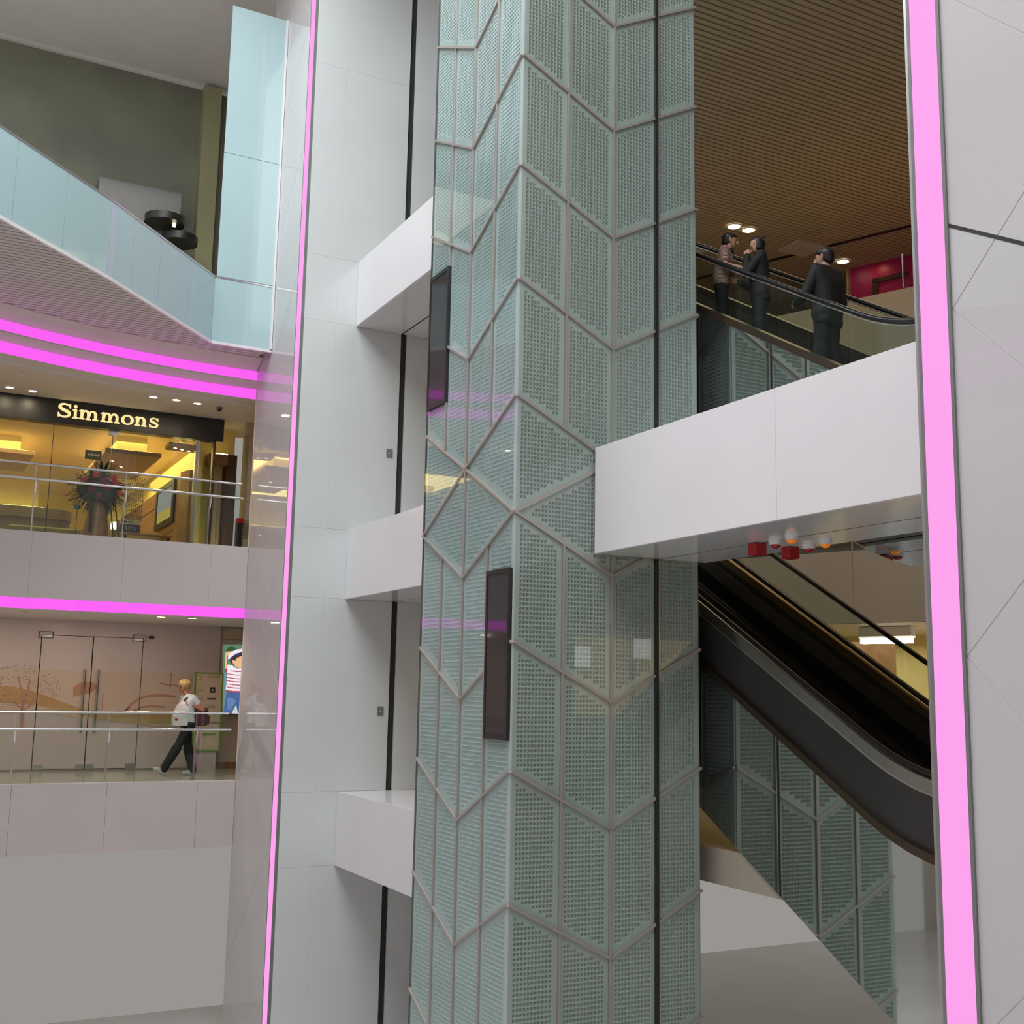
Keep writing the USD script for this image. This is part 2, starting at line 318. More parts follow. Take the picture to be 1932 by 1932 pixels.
# ================================================================== GLASS TOWER
TX, TY = 5.54, 10.48
CZ = [9.55, 8.26, 6.97, 5.68, 4.388, 3.104, 1.861, .523, -.771, -2.06, -3.35, -4.64, -5.9]
US = [0, .585, 1.185, 1.765, 2.34]
DROP = .60
tw = thing('glass_tower', 'tall square tower clad in chevron panels of patterned blue glass', 'tower', (6.7, 11.65, -6.2))
obj('core', MB().box(TX+.08, 7.89-.08, TY+.08, 12.8, -6.2, 13.9), 'core', tw)  # dark box added inside the tower to block light
def faceL(u, v, d): return np.stack([TX-d+0*u, TY+u, v+0*u], 1)
def faceR(u, v, d): return np.stack([TX+u, TY-d+0*u, v+0*u], 1)
def faceS(u, v, d): return np.stack([7.89+d+0*u, TY+u, v+0*u], 1)
def zline(c, u): return c-DROP*(u/US[2] if u <= US[2] else (US[4]-u)/(US[4]-US[2]))
def zinv(c, u):                                              # inverted chevron of the diamond row
    return c+(CZ[5]-DROP-CZ[6])*(u/US[2] if u <= US[2] else (US[4]-u)/(US[4]-US[2]))
def relief(poly, fn, du=.0405, dz=.0475, depth=.031, back=-.03):
    mb = MB(); inner = poly.buffer(-.04, join_style=2)
    o3 = fn(np.array([0., 1, 0, 0]), np.array([0., 0, 1, 0]), np.array([0., 0, 0, 1])); hand_ = np.cross(o3[1]-o3[0], o3[2]-o3[0])@(o3[3]-o3[0]) > 0
    W = lambda f: np.asarray(f) if hand_ else np.asarray(f)[:, ::-1]
    cells = []
    if not inner.is_empty:
        x0, y0, x1, y1 = inner.bounds
        nx, ny = max(1, int((x1-x0)/du)), max(1, int((y1-y0)/dz)); ox = x0+((x1-x0)-nx*du)/2
        from shapely.prepared import prep
        pi = prep(inner.buffer(.004))
        for i in range(nx):
            for j in range(ny):
                c = rect(ox+i*du, ox+(i+1)*du, y0+j*dz, y0+(j+1)*dz)
                if pi.contains(c): cells.append((ox+i*du, y0+j*dz))
    if cells:
        c = np.array(cells); n = len(c); ru, rz = du*.05, dz*.05      # lands between the pressed pyramids
        q = np.stack([c, c+(du, 0), c+(du, dz), c+(0, dz)], 1); q2 = np.stack([c+(ru, rz), c+(du-ru, rz), c+(du-ru, dz-rz), c+(ru, dz-rz)], 1); m_ = c+(du*.5, dz*.5)
        v = np.vstack([fn(q[:, k, 0], q[:, k, 1], 0.) for k in range(4)]+[fn(q2[:, k, 0], q2[:, k, 1], 0.) for k in range(4)]+[fn(m_[:, 0], m_[:, 1], -depth)])
        i = np.arange(n); f = []
        for k in range(4):
            k1 = (k+1) % 4
            f += [np.stack([i+k*n, i+k1*n, i+(4+k1)*n], 1), np.stack([i+k*n, i+(4+k1)*n, i+(4+k)*n], 1), np.stack([i+(4+k)*n, i+(4+k1)*n, i+8*n], 1)]
        mb.add(v, W(np.vstack(f)))
        stair = so.unary_union([rect(a-1e-5, a+du+1e-5, b-1e-5, b+dz+1e-5) for a, b in cells])
        margin = poly.difference(stair)
    else: margin = poly
    for g in (margin.geoms if hasattr(margin, 'geoms') else [margin]):
        if g.area < 1e-6 or g.geom_type != 'Polygon': continue
        v2, f2 = trimesh.creation.triangulate_polygon(g, engine='earcut')
        if turn(v2, f2) < 0: f2 = f2[:, ::-1]
        mb.add(fn(v2[:, 0], v2[:, 1], 0.), W(f2))
    r = np.array(poly.exterior.coords)[:-1]; n = len(r)
    mb.add(np.vstack([fn(r[:, 0], r[:, 1], 0.), fn(r[:, 0], r[:, 1], back)]), W([(i, (i+1) % n, (i+1) % n+n) for i in range(n)]+[(i, (i+1) % n+n, i+n) for i in range(n)])[:, ::-1])
    return mb
def tower_face(fn, m, zmin, zmax, up, groove=None, panes=True):
    ins = .013
    def put(pts):
        po = P(pts).buffer(-ins, join_style=2)
        if po.is_empty or po.bounds[1] < zmin or po.bounds[3] > zmax: return
        gp = obj('glass_panel', relief(po, fn), m, tw)
        if panes: obj('cover_pane', MB().prism(po, fn, .012, .018), 'pane', gp)
    def bar(u0, z0, u1, z1, w=.028, h=.03, m_='frame', d=.012):
        if max(z0, z1) < zmin or min(z0, z1) > zmax: return
        a, b = fn(np.array([u0, u1]), np.array([z0, z1]), d)
        obj('mullion', MB().bar(a, b, w, h, up=up), m_, tw)
    for k in range(len(CZ)-1):
        c, c2 = CZ[k], CZ[k+1]
        if k == 5:
            V, V2 = zline(c, US[2]), zline(c2, US[2])
            put([(0, c), (US[2], V), (0, c2)]); put([(US[4], c), (US[2], V), (US[4], c2)])
            put([(0, c2), (US[2], V), (US[2], V2)]); put([(US[4], c2), (US[2], V), (US[2], V2)])
            bar(0, c2, US[2], V); bar(US[2], V, US[4], c2); bar(US[2], V, US[2], V2, .024)
        else:
            for j in range(4):
                a, b = US[j], US[j+1]
                put([(a, zline(c, a)), (b, zline(c, b)), (b, zline(c2, b)), (a, zline(c2, a))])
            for j in (1, 2, 3):
                if groove == j: continue
                bar(US[j], zline(c, US[j]), US[j], zline(c2, US[j]), .024)
        bar(0, c, US[2], zline(c, US[2]), .026, .034, d=.013); bar(US[2], zline(c, US[2]), US[4], c, .026, .034, d=.013)
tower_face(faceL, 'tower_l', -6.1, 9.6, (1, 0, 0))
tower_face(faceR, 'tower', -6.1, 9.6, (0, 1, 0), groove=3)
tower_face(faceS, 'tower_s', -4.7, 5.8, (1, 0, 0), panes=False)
obj('joint', MB().box(TX+US[3]-.02, TX+US[3]+.02, TY-.035, TY+.05, -6.2, 13.9), 'black_satin', tw, label='black vertical joint in the right face')
obj('joint_trim', MB().box(TX+US[3]+.02, TX+US[3]+.028, TY-.037, TY+.05, -6.2, 13.9), 'silver', tw)
obj('edge_post', MB().box(TX-.0, 7.89, 12.8, 12.86, -6.2, 13.9), 'core', tw)
def display(lab, y0, y1, z0, z1):
    t = thing('display_screen', lab, 'screen', (TX, (y0+y1)/2, z0))
    x = TX-.0195
    fr = rect(y0, y1, z0, z1).difference(rect(y0+.035, y1-.035, z0+.05, z1-.05))
    obj('frame', MB().prism(fr, fX(x), -.019, .022), 'black_satin', t)
    obj('glass', MB().box(x-.015, x+.019, y0+.036, y1-.036, z0+.051, z1-.051), 'screen', t)
display('tall black framed screen high on the left edge of the glass tower', 12.23, 12.78, 3.40, 5.10)
display('tall black framed screen beside the front corner of the glass tower, lower down', 10.50, 11.03, -.47, 1.28)

# ================================================================== LEFT BALCONIES
YB = 20.85
XL = -4.9
b3 = thing('shop_balcony', 'pale panelled balcony front below the mattress shop', 'balcony', (0, YB, 1.25))
sx = [XL, -2.9, -.9, .3, 1.86, 3.35, 4.86, XC-.003]
for a, b in zip(sx[:-1], sx[1:]): obj('panel', MB().box(a+.001, b-.001, YB, YB+.05, 1.43, L3), 'fascia', b3)
obj('top_edge', MB().box(XL, XC-.003, YB+.05, YB+.2, L3-.02, L3+.002), 'fascia', b3)
obj('soffit', MB().box(XL, 8.85, YB+.06, 24.1, 1.25, 1.28), 'plaster', b3)
obj('body', MB().box(XL, XC-.003, YB+.06, YB+.3, 1.29, L3-.03), 'fascia', b3)
lb = thing('balcony_light', 'pink light band along the bottom of the pale balcony front', 'light strip', (0, YB, 1.25))
lx = [XL, -3.4, -2.4, -1.4, -.4, .55, 1.4, 1.9, 2.68, 3.42, 4.13, 4.83, XC-.003]
for a, b in zip(lx[:-1], lx[1:]): obj('diffuser', MB().box(a+.004, b-.004, YB+.004, YB+.05, 1.252, 1.43), 'pink', lb)
b2 = thing('shop_balcony', 'pale balcony front at the bottom left under the walking woman', 'balcony', (0, YB, -3))
for a, b in zip(sx[:-1], sx[1:]): obj('panel', MB().box(a+.002, b-.002, YB, YB+.05, -2.75, L2+.0), 'fascia', b2)
obj('top_edge', MB().box(XL, XC-.003, YB+.05, YB+.2, L2-.02, L2+.004), 'white', b2)
def railing(lab, z0, loc):
    t = thing('glass_railing', lab, 'railing', (2, YB+.1, z0)); y = YB+.08
    px = [-2.6, -1.12, .36, 1.84, 3.32, 4.80]
    top, mid = z0+1.17, z0+.89
    pe = [-4.0]+px+[5.36]
    for a, b in zip(pe[:-1], pe[1:]): obj('glass_pane', MB().box(a+.012, b-.012, y+.03, y+.042, z0+.005, top-.02), 'rail_glass', t)
    obj('top_rail', MB().tube([(-4, y+.036, top), (5.37, y+.036, top)], .021, 10), 'silver', t, 30)
    obj('hand_rail', MB().tube([(-4, y-.06, mid), (5.40, y-.06, mid)], .023, 10), 'silver', t, 30)
    for p in px:
        ps_ = obj('post', MB().box(p-.012, p+.012, y+.02, y+.055, z0+.005, mid-.2).box(p-.006, p+.006, y+.02, y+.03, mid-.2, top-.02), 'steel', t)
        obj('bracket', MB().bar((p+.01, y-.055, mid-.02), (p+.02, y+.03, mid-.22), .018, .02), 'silver', ps_)
railing('glass railing with two steel rails in front of the mattress shop', L3, None)
railing('glass railing with two steel rails in front of the walking woman', L2, None)

# ---- curved ceiling coves above the mattress shop (ellipse in plan)
ECX, ECY, EA, EB = 5.5, 12.0, 10.25, 8.85
def ell(off, n=60, a0=0.0):
    t = np.linspace(a0, math.pi/2, n)
    p = np.stack([ECX-(EA+off)*np.cos(t), ECY+(EB+off)*np.sin(t)], 1)
    return np.vstack([[(ECX-EA-off, -8.)], p, [(XC+.6 if off > .1 else XC-.004, ECY+EB+off)]])
def sweep(profile):                                            # [(offset, z), ...] closed ring swept along the curve
    cs = [ell(o) for o, z in profile]; n = len(cs[0])
    rings = [np.array([(c[i][0], c[i][1], z) for c, (o, z) in zip(cs, profile)]) for i in range(n)]
    return MB().loft(rings)
cl = struct('ceiling_cove', 'curved stepped plaster ceiling edge over the mattress shop walkway', 'ceiling', (0, 20, 5))
obj('band', sweep([(-.32, 6.03), (-.02, 5.90), (.03, 5.86), (.06, 5.86), (.06, 6.06), (-.32, 6.06)]), 'plaster', cl, 40)
obj('band', sweep([(.012, 5.665), (.20, 5.58), (.26, 5.57), (.26, 5.69), (.012, 5.69)]), 'plaster', cl, 40)
obj('band', sweep([(.25, 5.384), (.62, 5.384), (.62, 5.5), (.25, 5.5)]), 'plaster', cl, 40)
obj('shadow_gap', sweep([(.62, 5.385), (.64, 5.352), (.70, 5.352), (.70, 5.45), (.62, 5.45)]), 'slat', cl, 40)
cp = P(list(map(tuple, ell(.66)))+[(XC-.004+3.4, 21.4), (9, 24.5), (-6.4, 24.5), (-6.4, -8)])
obj('flat_ceiling', MB().prism(cp.buffer(0), fZ(5.36), -.03, 0), 'plaster', cl)
for lab, off, z0, z1 in (('upper of the two curved pink cove lights over the mattress shop', .012, 5.69, 5.865), ('lower of the two curved pink cove lights over the mattress shop', .212, 5.385, 5.57)):
    simple('cove_light', sweep([(off, z0), (off, z1), (off+.03, z1), (off+.03, z0)]), 'pink', lab, 'light strip', smooth=40)

# ---- slatted soffit and glass edge of the top floor
ss = struct('ceiling_slats', 'grey slatted soffit under the top floor', 'ceiling', (0, 18, 6))
edge = [(XC-.004, 20.0), (4.43, 19.98), (2.28, 17.50), (.85, 16.05), (-3.6, 11.4), (-4.4, 6), (-4.4, -8)]
soff = P(edge+list(map(tuple, ell(-.30)))).buffer(0)
sof_in = soff.buffer(-.07)
y = 5.0
while y < 20.75:
    strip = rect(-6, 6, y, y+.088).intersection(sof_in)
    for g in (strip.geoms if hasattr(strip, 'geoms') else [strip]):
        if g.is_empty: continue
        xa, _, xb, _ = g.bounds
        ya = g.representative_point().y
        # square-cut slat ends (they step along the slanting edge)
        obj('slat', MB().box(xa+.03, xb-.03, y, y+.088, 6.04, 6.065), 'slat', ss)
    y += .125
obj('backing', MB().prism(soff, fZ(6.12), 0, .02), 'slat', ss)
obj('floor_slab', MB().prism(P(edge+[(-6.4, -8), (-6.4, 25), (XC-.004, 25)]).buffer(0), fZ(7.2), 0, .8), 'plaster', ss)
ed2 = MB()
for a, b in zip(edge[:-1], edge[1:]): ed2.bar((*a, 6.03), (*b, 6.03), .05, .05)
obj('edge_trim', ed2, 'white', ss, label='white edge trim of the soffit')
gb = thing('glass_balustrade', 'frosted blue glass balustrade slanting along the top floor edge', 'balustrade', (2, 18, 6.05))
def edge_pt(i, s): a, b = np.array(edge[i]), np.array(edge[i+1]); return a+(b-a)*s
segs = [(0, [0, 1]), (1, [0, .27, .56, .80, 1]), (2, [0, .5, 1]), (3, [0, .33, .66, 1]), (4, [0, .5, 1])]
for i, cuts in segs:
    for s0, s1 in zip(cuts[:-1], cuts[1:]):
        a, b = edge_pt(i, s0), edge_pt(i, s1); d = (b-a)/np.linalg.norm(b-a)
        obj('glass_panel', MB().bar((*(a+d*.006), 6.64), (*(b-d*.006), 6.64), .02, 1.16), 'frit', gb)
tr = MB()
for i in range(5):
    a, b = edge[i], edge[i+1]; tr.bar((*a, 7.235), (*b, 7.235), .035, .03)
obj('top_trim', tr, 'silver', gb)
gs = thing('glass_screen', 'tall frosted blue glass screen above the end of the top floor balustrade', 'glass wall', (5, 20, 7.25))
obj('glass_panel', MB().box(4.47, XC-.02, 19.98, 20.0, 7.26, 9.6), 'frit', gs)
obj('glass_panel', MB().box(4.47, XC-.02, 19.98, 20.0, 9.61, 12.5), 'frit', gs)
obj('edge_trim', MB().box(XC-.045, XC-.006, 19.95, 20.0, 6.06, 12.5), 'white', gs)
# top floor room glimpsed behind the balustrade
w4 = struct('wall_top_floor', 'dim wall of the top floor behind the slanting balustrade', 'wall', (3, 26, 7))
obj('face', MB().box(-6, 6.5, 26, 26.1, 7.2, 13.9), mat('top_floor_wall', (.20, .21, .16), .6, noise=(.8, .15)), w4)
obj('pier', MB().box(5.22, 5.62, 25.7, 26, 7.2, 13.9), mat('top_floor_pier', (.36, .36, .20), .5), w4, label='yellowish pier')
obj('bulkhead', MB().box(3.0, 4.75, 25.2, 26, 10.0, 10.9), 'grey', w4)
t = thing('round_canopy', 'dark round ceiling canopies glimpsed on the top floor', 'ceiling lamp', (4.4, 24.5, 10))
obj('disc', MB().cyl((4.35, 24.8, 9.95), .42, .16, 28), 'black_satin', t, 40); obj('ring', MB().cyl((4.72, 24.9, 9.62), .38, .16, 28), 'black_satin', t, 40)
obj('lamp', MB().cyl((4.52, 24.6, 9.86), .04, .08, 10), 'warm', t)

# ================================================================== LOWER LEFT: hoarding, doors, directory, poster
def mural_pt(u, v): return (1.7178+.0016316*u+.0000911*v, 1.3095-.001673*v+.0000298*u)   # print units to metres on the wall
wd = struct('wall_shopfront', 'pinkish closed shopfront wall with a faint mural', 'wall', (2, 24, L2))
hole = rect(2.45, 4.36, L2, .95)
obj('face', MB().prism(rect(-5, 5.90, L2, 1.26).difference(hole), fY(24.0), -.08, 0), 'pinkwall', wd)
obj('plinth', MB().box(-5, 5.9, 23.985, 24.0, L2, L2+.03), 'greyink', wd)
obj('side_wall', MB().prism(rect(5.90, 9, L2, 1.26), fY(24.02), -.08, 0), 'beige_wall', wd)
obj('joint', MB().box(5.895, 5.915, 23.985, 24.03, L2, 1.26), 'greyink', wd)
obj('joint', MB().box(5.9, 7, 24.005, 24.03, .985, 1.0), 'greyink', wd); obj('joint', MB().box(5.9, 7, 24.005, 24.03, 1.225, 1.24), 'greyink', wd)
obj('skirting', MB().box(5.92, 7, 24.0, 24.03, L2, L2+.13), 'wood', wd)
dr = struct('door_1', 'pair of tall frameless glass doors in the pinkish shopfront', 'door', (3.4, 24, L2))
for a, b in ((2.46, 3.40), (3.41, 4.35)):
    d = obj('leaf', MB().box(a+.006, b-.006, 23.99, 24.02, L2+.04, .94), 'pinkwall', dr)
    hx = b-.12 if b < 4 else a+.12
    obj('handle', MB().tube([(hx, 23.93, -.90), (hx, 23.93, .31)], .02, 8).tube([(hx, 23.93, .2), (hx, 23.99, .2)], .009).tube([(hx, 23.93, -.8), (hx, 23.99, -.8)], .009), 'steel', d, 30)
    obj('patch_fitting', MB().box(a+.01 if b < 4 else b-.19, a+.19 if b < 4 else b-.01, 23.975, 24.03, L2+.02, L2+.12), 'steel', d)
    obj('patch_fitting', MB().box(b-.16 if b < 4 else a+.01, b-.01 if b < 4 else a+.16, 23.975, 24.03, L2+.02, L2+.12), 'steel', d)
obj('gap', MB().box(2.44, 4.37, 24.03, 24.06, L2, .96), 'dark_gap', dr)
for x in (2.40, 4.14):
    fr = rect(x, x+.26, .885, 1.015).difference(rect(x+.012, x+.248, .897, 1.003))
    d = obj('pivot_box', MB().prism(fr, fY(23.985), 0, .012), 'ink', dr); obj('plate', MB().box(x+.06 if x < 3 else x+.012, x+.248 if x < 3 else x+.2, 23.98, 23.99, .897, .945), 'steel', d)
simple('door_sensor', MB().bbox(4.45, 4.55, 23.95, 24.0, .95, 1.0, .006), 'ink', 'small black sensor on the wall right of the glass doors', 'sensor')
mu = thing('mural', 'faint ochre landscape mural with tree, bird and dragonfly across the shopfront', 'mural', (3, 23.98, -.5))
fm = fY(23.985)
DOOR_GAPS = so.unary_union([rect(x-.008, x+.008, L2, .96) for x in (2.455, 3.405, 4.355)])
def mural(name, pts, m, d, lab=None, bufr=None):
    g = sg.LineString([mural_pt(*p) for p in pts]).buffer(bufr) if bufr else P([mural_pt(*p) for p in pts]).buffer(0)
    g = g.difference(DOOR_GAPS)
    obj(name, MB().prism(g, fm, d-.0015, d), m, mu, label=lab)
mural('background_band', [(-60, 605), (500, 620), (1000, 635), (1811, 655), (2180, 660), (2180, 1290), (1811, 1280), (900, 1180), (420, 1100), (-60, 1100)], 'mural_bg', .002)
mural('hill', [(-60, 800), (150, 815), (380, 870), (560, 940), (760, 1020), (950, 1080), (1150, 1110), (1500, 1130), (1811, 1125), (2150, 1110), (2150, 1240), (1811, 1245), (1500, 1230), (1200, 1200), (950, 1140), (700, 1070), (480, 1040), (260, 1000), (-60, 990)], 'ochre', .004)
mural('hill', [(480, 1030), (700, 1060), (900, 1100), (1200, 1160), (1500, 1190), (1811, 1195), (2150, 1180), (2150, 1250), (1811, 1255), (1500, 1240), (1100, 1190), (800, 1110), (520, 1060)], 'mural_green', .0055)
tree = so.unary_union([sg.LineString([mural_pt(*p) for p in q]).buffer(b) for q, b in (
    ([(242, 1250), (248, 1050), (250, 940)], .026), ([(250, 950), (235, 850), (190, 700)], .012), ([(255, 960), (290, 900), (318, 750)], .014), ([(250, 1060), (200, 1030), (160, 970)], .012), ([(255, 1070), (320, 1030), (362, 955)], .014))])
obj('tree', MB().prism(tree, fm, .006, .008), 'mural_red', mu)
dots = MB()
for i in range(520):
    a, r = RNG.uniform(0, 2*np.pi), math.sqrt(RNG.uniform(.05, 1))
    zx, zy = 200+r*450*math.cos(a), 830+r*270*math.sin(a)
    if zx < -50: continue
    q = mural_pt(zx, zy); dots.prism(sg.Point(q).buffer(.0062, 2), fm, .006, .0085)
obj('leaf_dots', dots, 'dot', mu, kind='stuff')
mural('bird', [(800, 905), (795, 830), (850, 780), (930, 755), (1010, 755), (1065, 790), (1060, 830), (1020, 870), (960, 895), (900, 905), (785, 928)], 'mural_red', .007)
for q, b in (([(1400, 1090), (1470, 1010), (1560, 950), (1680, 920), (1830, 915), (1980, 930)], .022), ([(1500, 1085), (1600, 1050), (1720, 1040), (1850, 1055)], .018), ([(1360, 1150), (1395, 1095), (1450, 1060)], .01)):
    mural('branch', q, 'mural_red', .008, bufr=b)
mural('dragonfly', [(1810, 775), (1880, 790), (1950, 800), (2010, 805)], 'mural_red', .008, bufr=.018)
mural('dragonfly', [(1935, 660), (1930, 740), (1925, 830)], 'mural_red', .0085, bufr=.012)
mural('sapling', [(1130, 1080), (1128, 990), (1150, 880)], 'mural_red', .007, bufr=.008)

di = thing('directory_board', 'cream shop directory board with a green frame beside the walking woman', 'sign board', (5.58, 23.4, L2))
X0, X1, Z0, Z1, YD = 5.285, 5.845, -1.24, .30, 23.4
obj('board', MB().box(X0+.02, X1-.02, YD, YD+.05, Z0+.02, Z1-.02), 'sign_face', di)
obj('frame', MB().prism(rect(X0, X1, Z0, Z1).difference(rect(X0+.028, X1-.028, Z0+.028, Z1-.028)), fY(YD), -.055, .012), 'green', di)
obj('stand', MB().box(X0+.06, X1-.06, YD+.015, YD+.04, L2, Z0), 'pinkwall', di)
obj('divider', MB().box(X0+.1, X1-.03, YD-.004, YD, .105, .113), 'mural_green', di)
def lettering(txt, x, z, h, y, bold=False, depth=.004):
    m_ = meshkit.text_mesh(txt, h, depth, bold); v = m_.vertices
    return trimesh.Trimesh(np.stack([x+v[:, 0], y-v[:, 2], z+v[:, 1]], 1), m_.faces, process=False)
for txt, x, z, h, c, b in (('2', X0+.06, .15, .10, 'greyink', 0), ('MINISUIT', X0+.26, .20, .035, 'greyink', 0), ('220', X0+.05, -.08, .055, 'mural_bg', 0), ('221', X0+.05, -.24, .055, 'mural_bg', 0), ('217', X0+.07, -.40, .055, 'mural_bg', 0), ('Baba Dresser', X0+.20, -.70, .045, 'ink', 1)):
    obj('print', MB().tm(lettering(txt, x, z, h, YD, bool(b))), 'greyink' if c == 'mural_bg' else c, di)
obj('logo', MB().box(X0+.30, X0+.41, YD-.005, YD, -.10, .01), 'ink', di)
obj('logo', MB().ball((X0+.352, YD-.006, -.045), (.02, .004, .02), 1), 'sign_face', di)
obj('logo', MB().box(X0+.26, X0+.43, YD-.005, YD, -.235, -.20), mat('slate_print', (.08, .08, .1), .5), di)
obj('logo', MB().prism(affinity.scale(sg.Point(X0+.345, -.375).buffer(.05), 1.5, .8).difference(affinity.scale(sg.Point(X0+.345, -.375).buffer(.044), 1.5, .75)), fY(YD), 0, .004), 'greyink', di)
obj('print', MB().tm(lettering('Cotton', X0+.275, -.39, .035, YD, True)), 'greyink', di)
obj('print', MB().tm(lettering('Sports Kids', X0+.2, -.55, .035, YD, False)), 'mural_green', di)
obj('arrow_bar', MB().box(X0+.19, X0+.46, YD-.005, YD, -.93, -.89), 'green', di)

po = thing('poster', 'lit advertising poster of a boy in a striped shirt and white cap', 'poster', (6.2, 23.95, -.5))
def pq(u, v): return (5.7944+.00094987*u+.00005277*v, 1.15632-.00093931*v)              # print units to metres on the poster
fp = fY(23.98)
def lit(n, c, s=.85): return mat('poster_'+n, c, .5, emit=c, es=s)
PM = {n: lit(n, c) for n, c in dict(bg=(.12, .22, .14), bg2=(.16, .26, .28), bush=(.03, .10, .04), skin=(.85, .48, .28), white=(.88, .86, .92), navy=(.04, .05, .16), hair=(.06, .03, .025), red=(.45, .05, .09), jean=(.07, .14, .32), jean2=(.13, .24, .48), pale=(.6, .62, .64)).items()}
obj('panel', MB().prism(P([pq(150, 290), (7.0, .93), (7.0, -.52), pq(140, 1780)]), fp, -.02, 0), PM['bg'], po)
obj('sill', MB().box(5.98, 7, 23.93, 24.0, -.56, -.515), 'silver', po)
def pp(n, pts, m, d): obj(n, MB().prism(P([pq(*p) for p in pts]).buffer(0), fp, d-.001, d), PM[m], po)
pp('backdrop', [(140, 900), (900, 900), (900, 1780), (130, 1780)], 'bg2', .002)
pp('bush', [(205, 440), (230, 370), (300, 320), (380, 330), (420, 380), (360, 430), (250, 520)], 'bush', .003)
pp('arm', [(180, 840), (175, 640), (190, 470), (240, 440), (320, 430), (330, 480), (250, 520), (215, 560), (225, 700), (245, 800)], 'skin', .004)
pp('sleeve', [(170, 840), (230, 790), (270, 730), (300, 800), (250, 880), (190, 885)], 'red', .005)
pp('hair', [(280, 600), (330, 540), (480, 490), (800, 480), (800, 560), (480, 560), (420, 640), (370, 720), (320, 700)], 'hair', .005)
pp('face', [(335, 640), (350, 615), (385, 630), (400, 640), (440, 570), (540, 530), (760, 540), (760, 790), (550, 800), (470, 790), (400, 760), (380, 700), (345, 690)], 'skin', .006)
pp('cap', [(240, 590), (260, 510), (330, 440), (420, 395), (560, 370), (800, 365), (800, 450), (560, 440), (430, 475), (340, 540), (270, 615)], 'white', .007)
pp('cap_band', [(270, 610), (340, 535), (430, 475), (560, 440), (800, 448), (800, 490), (560, 485), (440, 520), (350, 575), (290, 650)], 'navy', .008)
pp('shirt', [(240, 720), (340, 740), (420, 800), (800, 800), (800, 1300), (500, 1310), (300, 1310), (190, 1290), (220, 1100), (225, 900)], 'white', .006)
for i, zy in enumerate((930, 1010, 1080, 1150, 1215)): pp('stripe', [(222, zy-18), (400, zy+4), (800, zy+6), (800, zy+26), (400, zy+24), (222, zy)], 'red', .008)
pp('stripe', [(300, 845), (420, 860), (800, 850), (800, 868), (420, 880), (300, 862)], 'red', .008)
pp('hem', [(190, 1270), (350, 1290), (800, 1290), (800, 1320), (400, 1325), (190, 1300)], 'red', .0085)
pp('jeans', [(215, 1310), (500, 1325), (800, 1325), (800, 1760), (460, 1760), (420, 1600), (350, 1720), (320, 1780), (140, 1770), (180, 1550)], 'jean', .007)
pp('jeans', [(230, 1450), (330, 1440), (420, 1500), (300, 1700), (230, 1700)], 'jean2', .0085)
pp('floor', [(350, 1720), (420, 1590), (460, 1760), (800, 1765), (800, 1785), (320, 1785)], 'pale', .009)

# ================================================================== MATTRESS SHOP (upper left)
YS = 23.0
sh = struct('wall_shop', 'walls of the warmly lit mattress shop', 'wall', (2, 27, L3))
obj('back_wall', MB().box(-4.8, 5.4, 32.9, 33.0, L3, 5.34), 'yellow_wall', sh)
obj('side_wall', MB().box(5.16, 5.25, 23.7, 33.0, L3, 5.34), 'yellow_wall', sh)
obj('left_wall', MB().box(-4.9, -4.8, 23, 33.0, L3, 5.3), 'beige_wall', sh)
obj('ceiling', MB().box(-4.8, 5.25, 23.1, 33.0, 5.05, 5.12), mat('shop_ceiling', (.60, .46, .26), .7, noise=(.6, .08)), sh)
wn = MB()
wy = [24.0, 24.4, 24.9, 26.5, 28, 30, 32.9]; wx = [5.06, 4.96, 5.0, 5.0, 5.0, 5.0, 5.0]; wt = [4.46, 4.46, 4.44, 4.42, 4.42, 4.42, 4.42]
wn.loft([np.array([(x, y_, L3), (5.15, y_, L3), (5.15, y_, z_), (x, y_, z_)]) for x, y_, z_ in zip(wx, wy, wt)])
wc = thing('wainscot', 'brown wood wainscot along the right side of the mattress shop', 'wall panelling', (5, 27, L3))
obj('panelling', wn, 'wood', wc)
for z_ in (3.3, 4.05): obj('groove', MB().box(4.988, 5.0, 25.0, 32.9, z_, z_+.012), 'dark_wood', wc)
obj('ledge_light', MB().box(5.06, 5.14, 24.2, 32.8, 4.43, 4.46), 'warm_soft', wc)
vid = thing('wall_display', 'pale lit display screen in a dark frame on the wood wainscot', 'screen', (4.98, 25.9, 3.6))
obj('frame', MB().prism(rect(24.95, 26.85, 3.48, 4.42).difference(rect(25.1, 26.7, 3.6, 4.30)), fX(4.985), 0, .05), 'black_satin', vid)
obj('picture', MB().box(4.955, 4.985, 25.1, 26.7, 3.85, 4.30), 'screen_lit', vid); obj('picture', MB().box(4.955, 4.985, 25.1, 26.7, 3.6, 3.85), 'screen_yel', vid)
# hanging ceiling trays with cove light
def tray(lab, x0, x1, y0, y1, z):
    t = thing('ceiling_tray', lab, 'ceiling panel', ((x0+x1)/2, (y0+y1)/2, z))
    obj('panel', MB().bbox(x0, x1, y0, y1, z, z+.09, .01), mat('tray_%d' % int(100*(x0+9)+y0), (.36, .24, .15), .7), t)
    obj('core', MB().box(x0+.25, x1-.25, y0+.3, y1-.3, z+.09, 5.05), 'yellow_wall', t)
    for a in ((x0+.12, x1-.12, y0+.1, y0+.16), (x0+.12, x1-.12, y1-.16, y1-.1), (x0+.1, x0+.16, y0+.2, y1-.2), (x1-.16, x1-.1, y0+.2, y1-.2)):
        obj('cove_strip', MB().box(*a, z+.09, z+.11), 'warm_soft', t)
    for k in range(3): obj('spot', MB().cyl((x0+(x1-x0)*(.25+.25*k), y0+(y1-y0)*(.3+.2*k), z-.006), .035, .008, 10), 'warm', t)
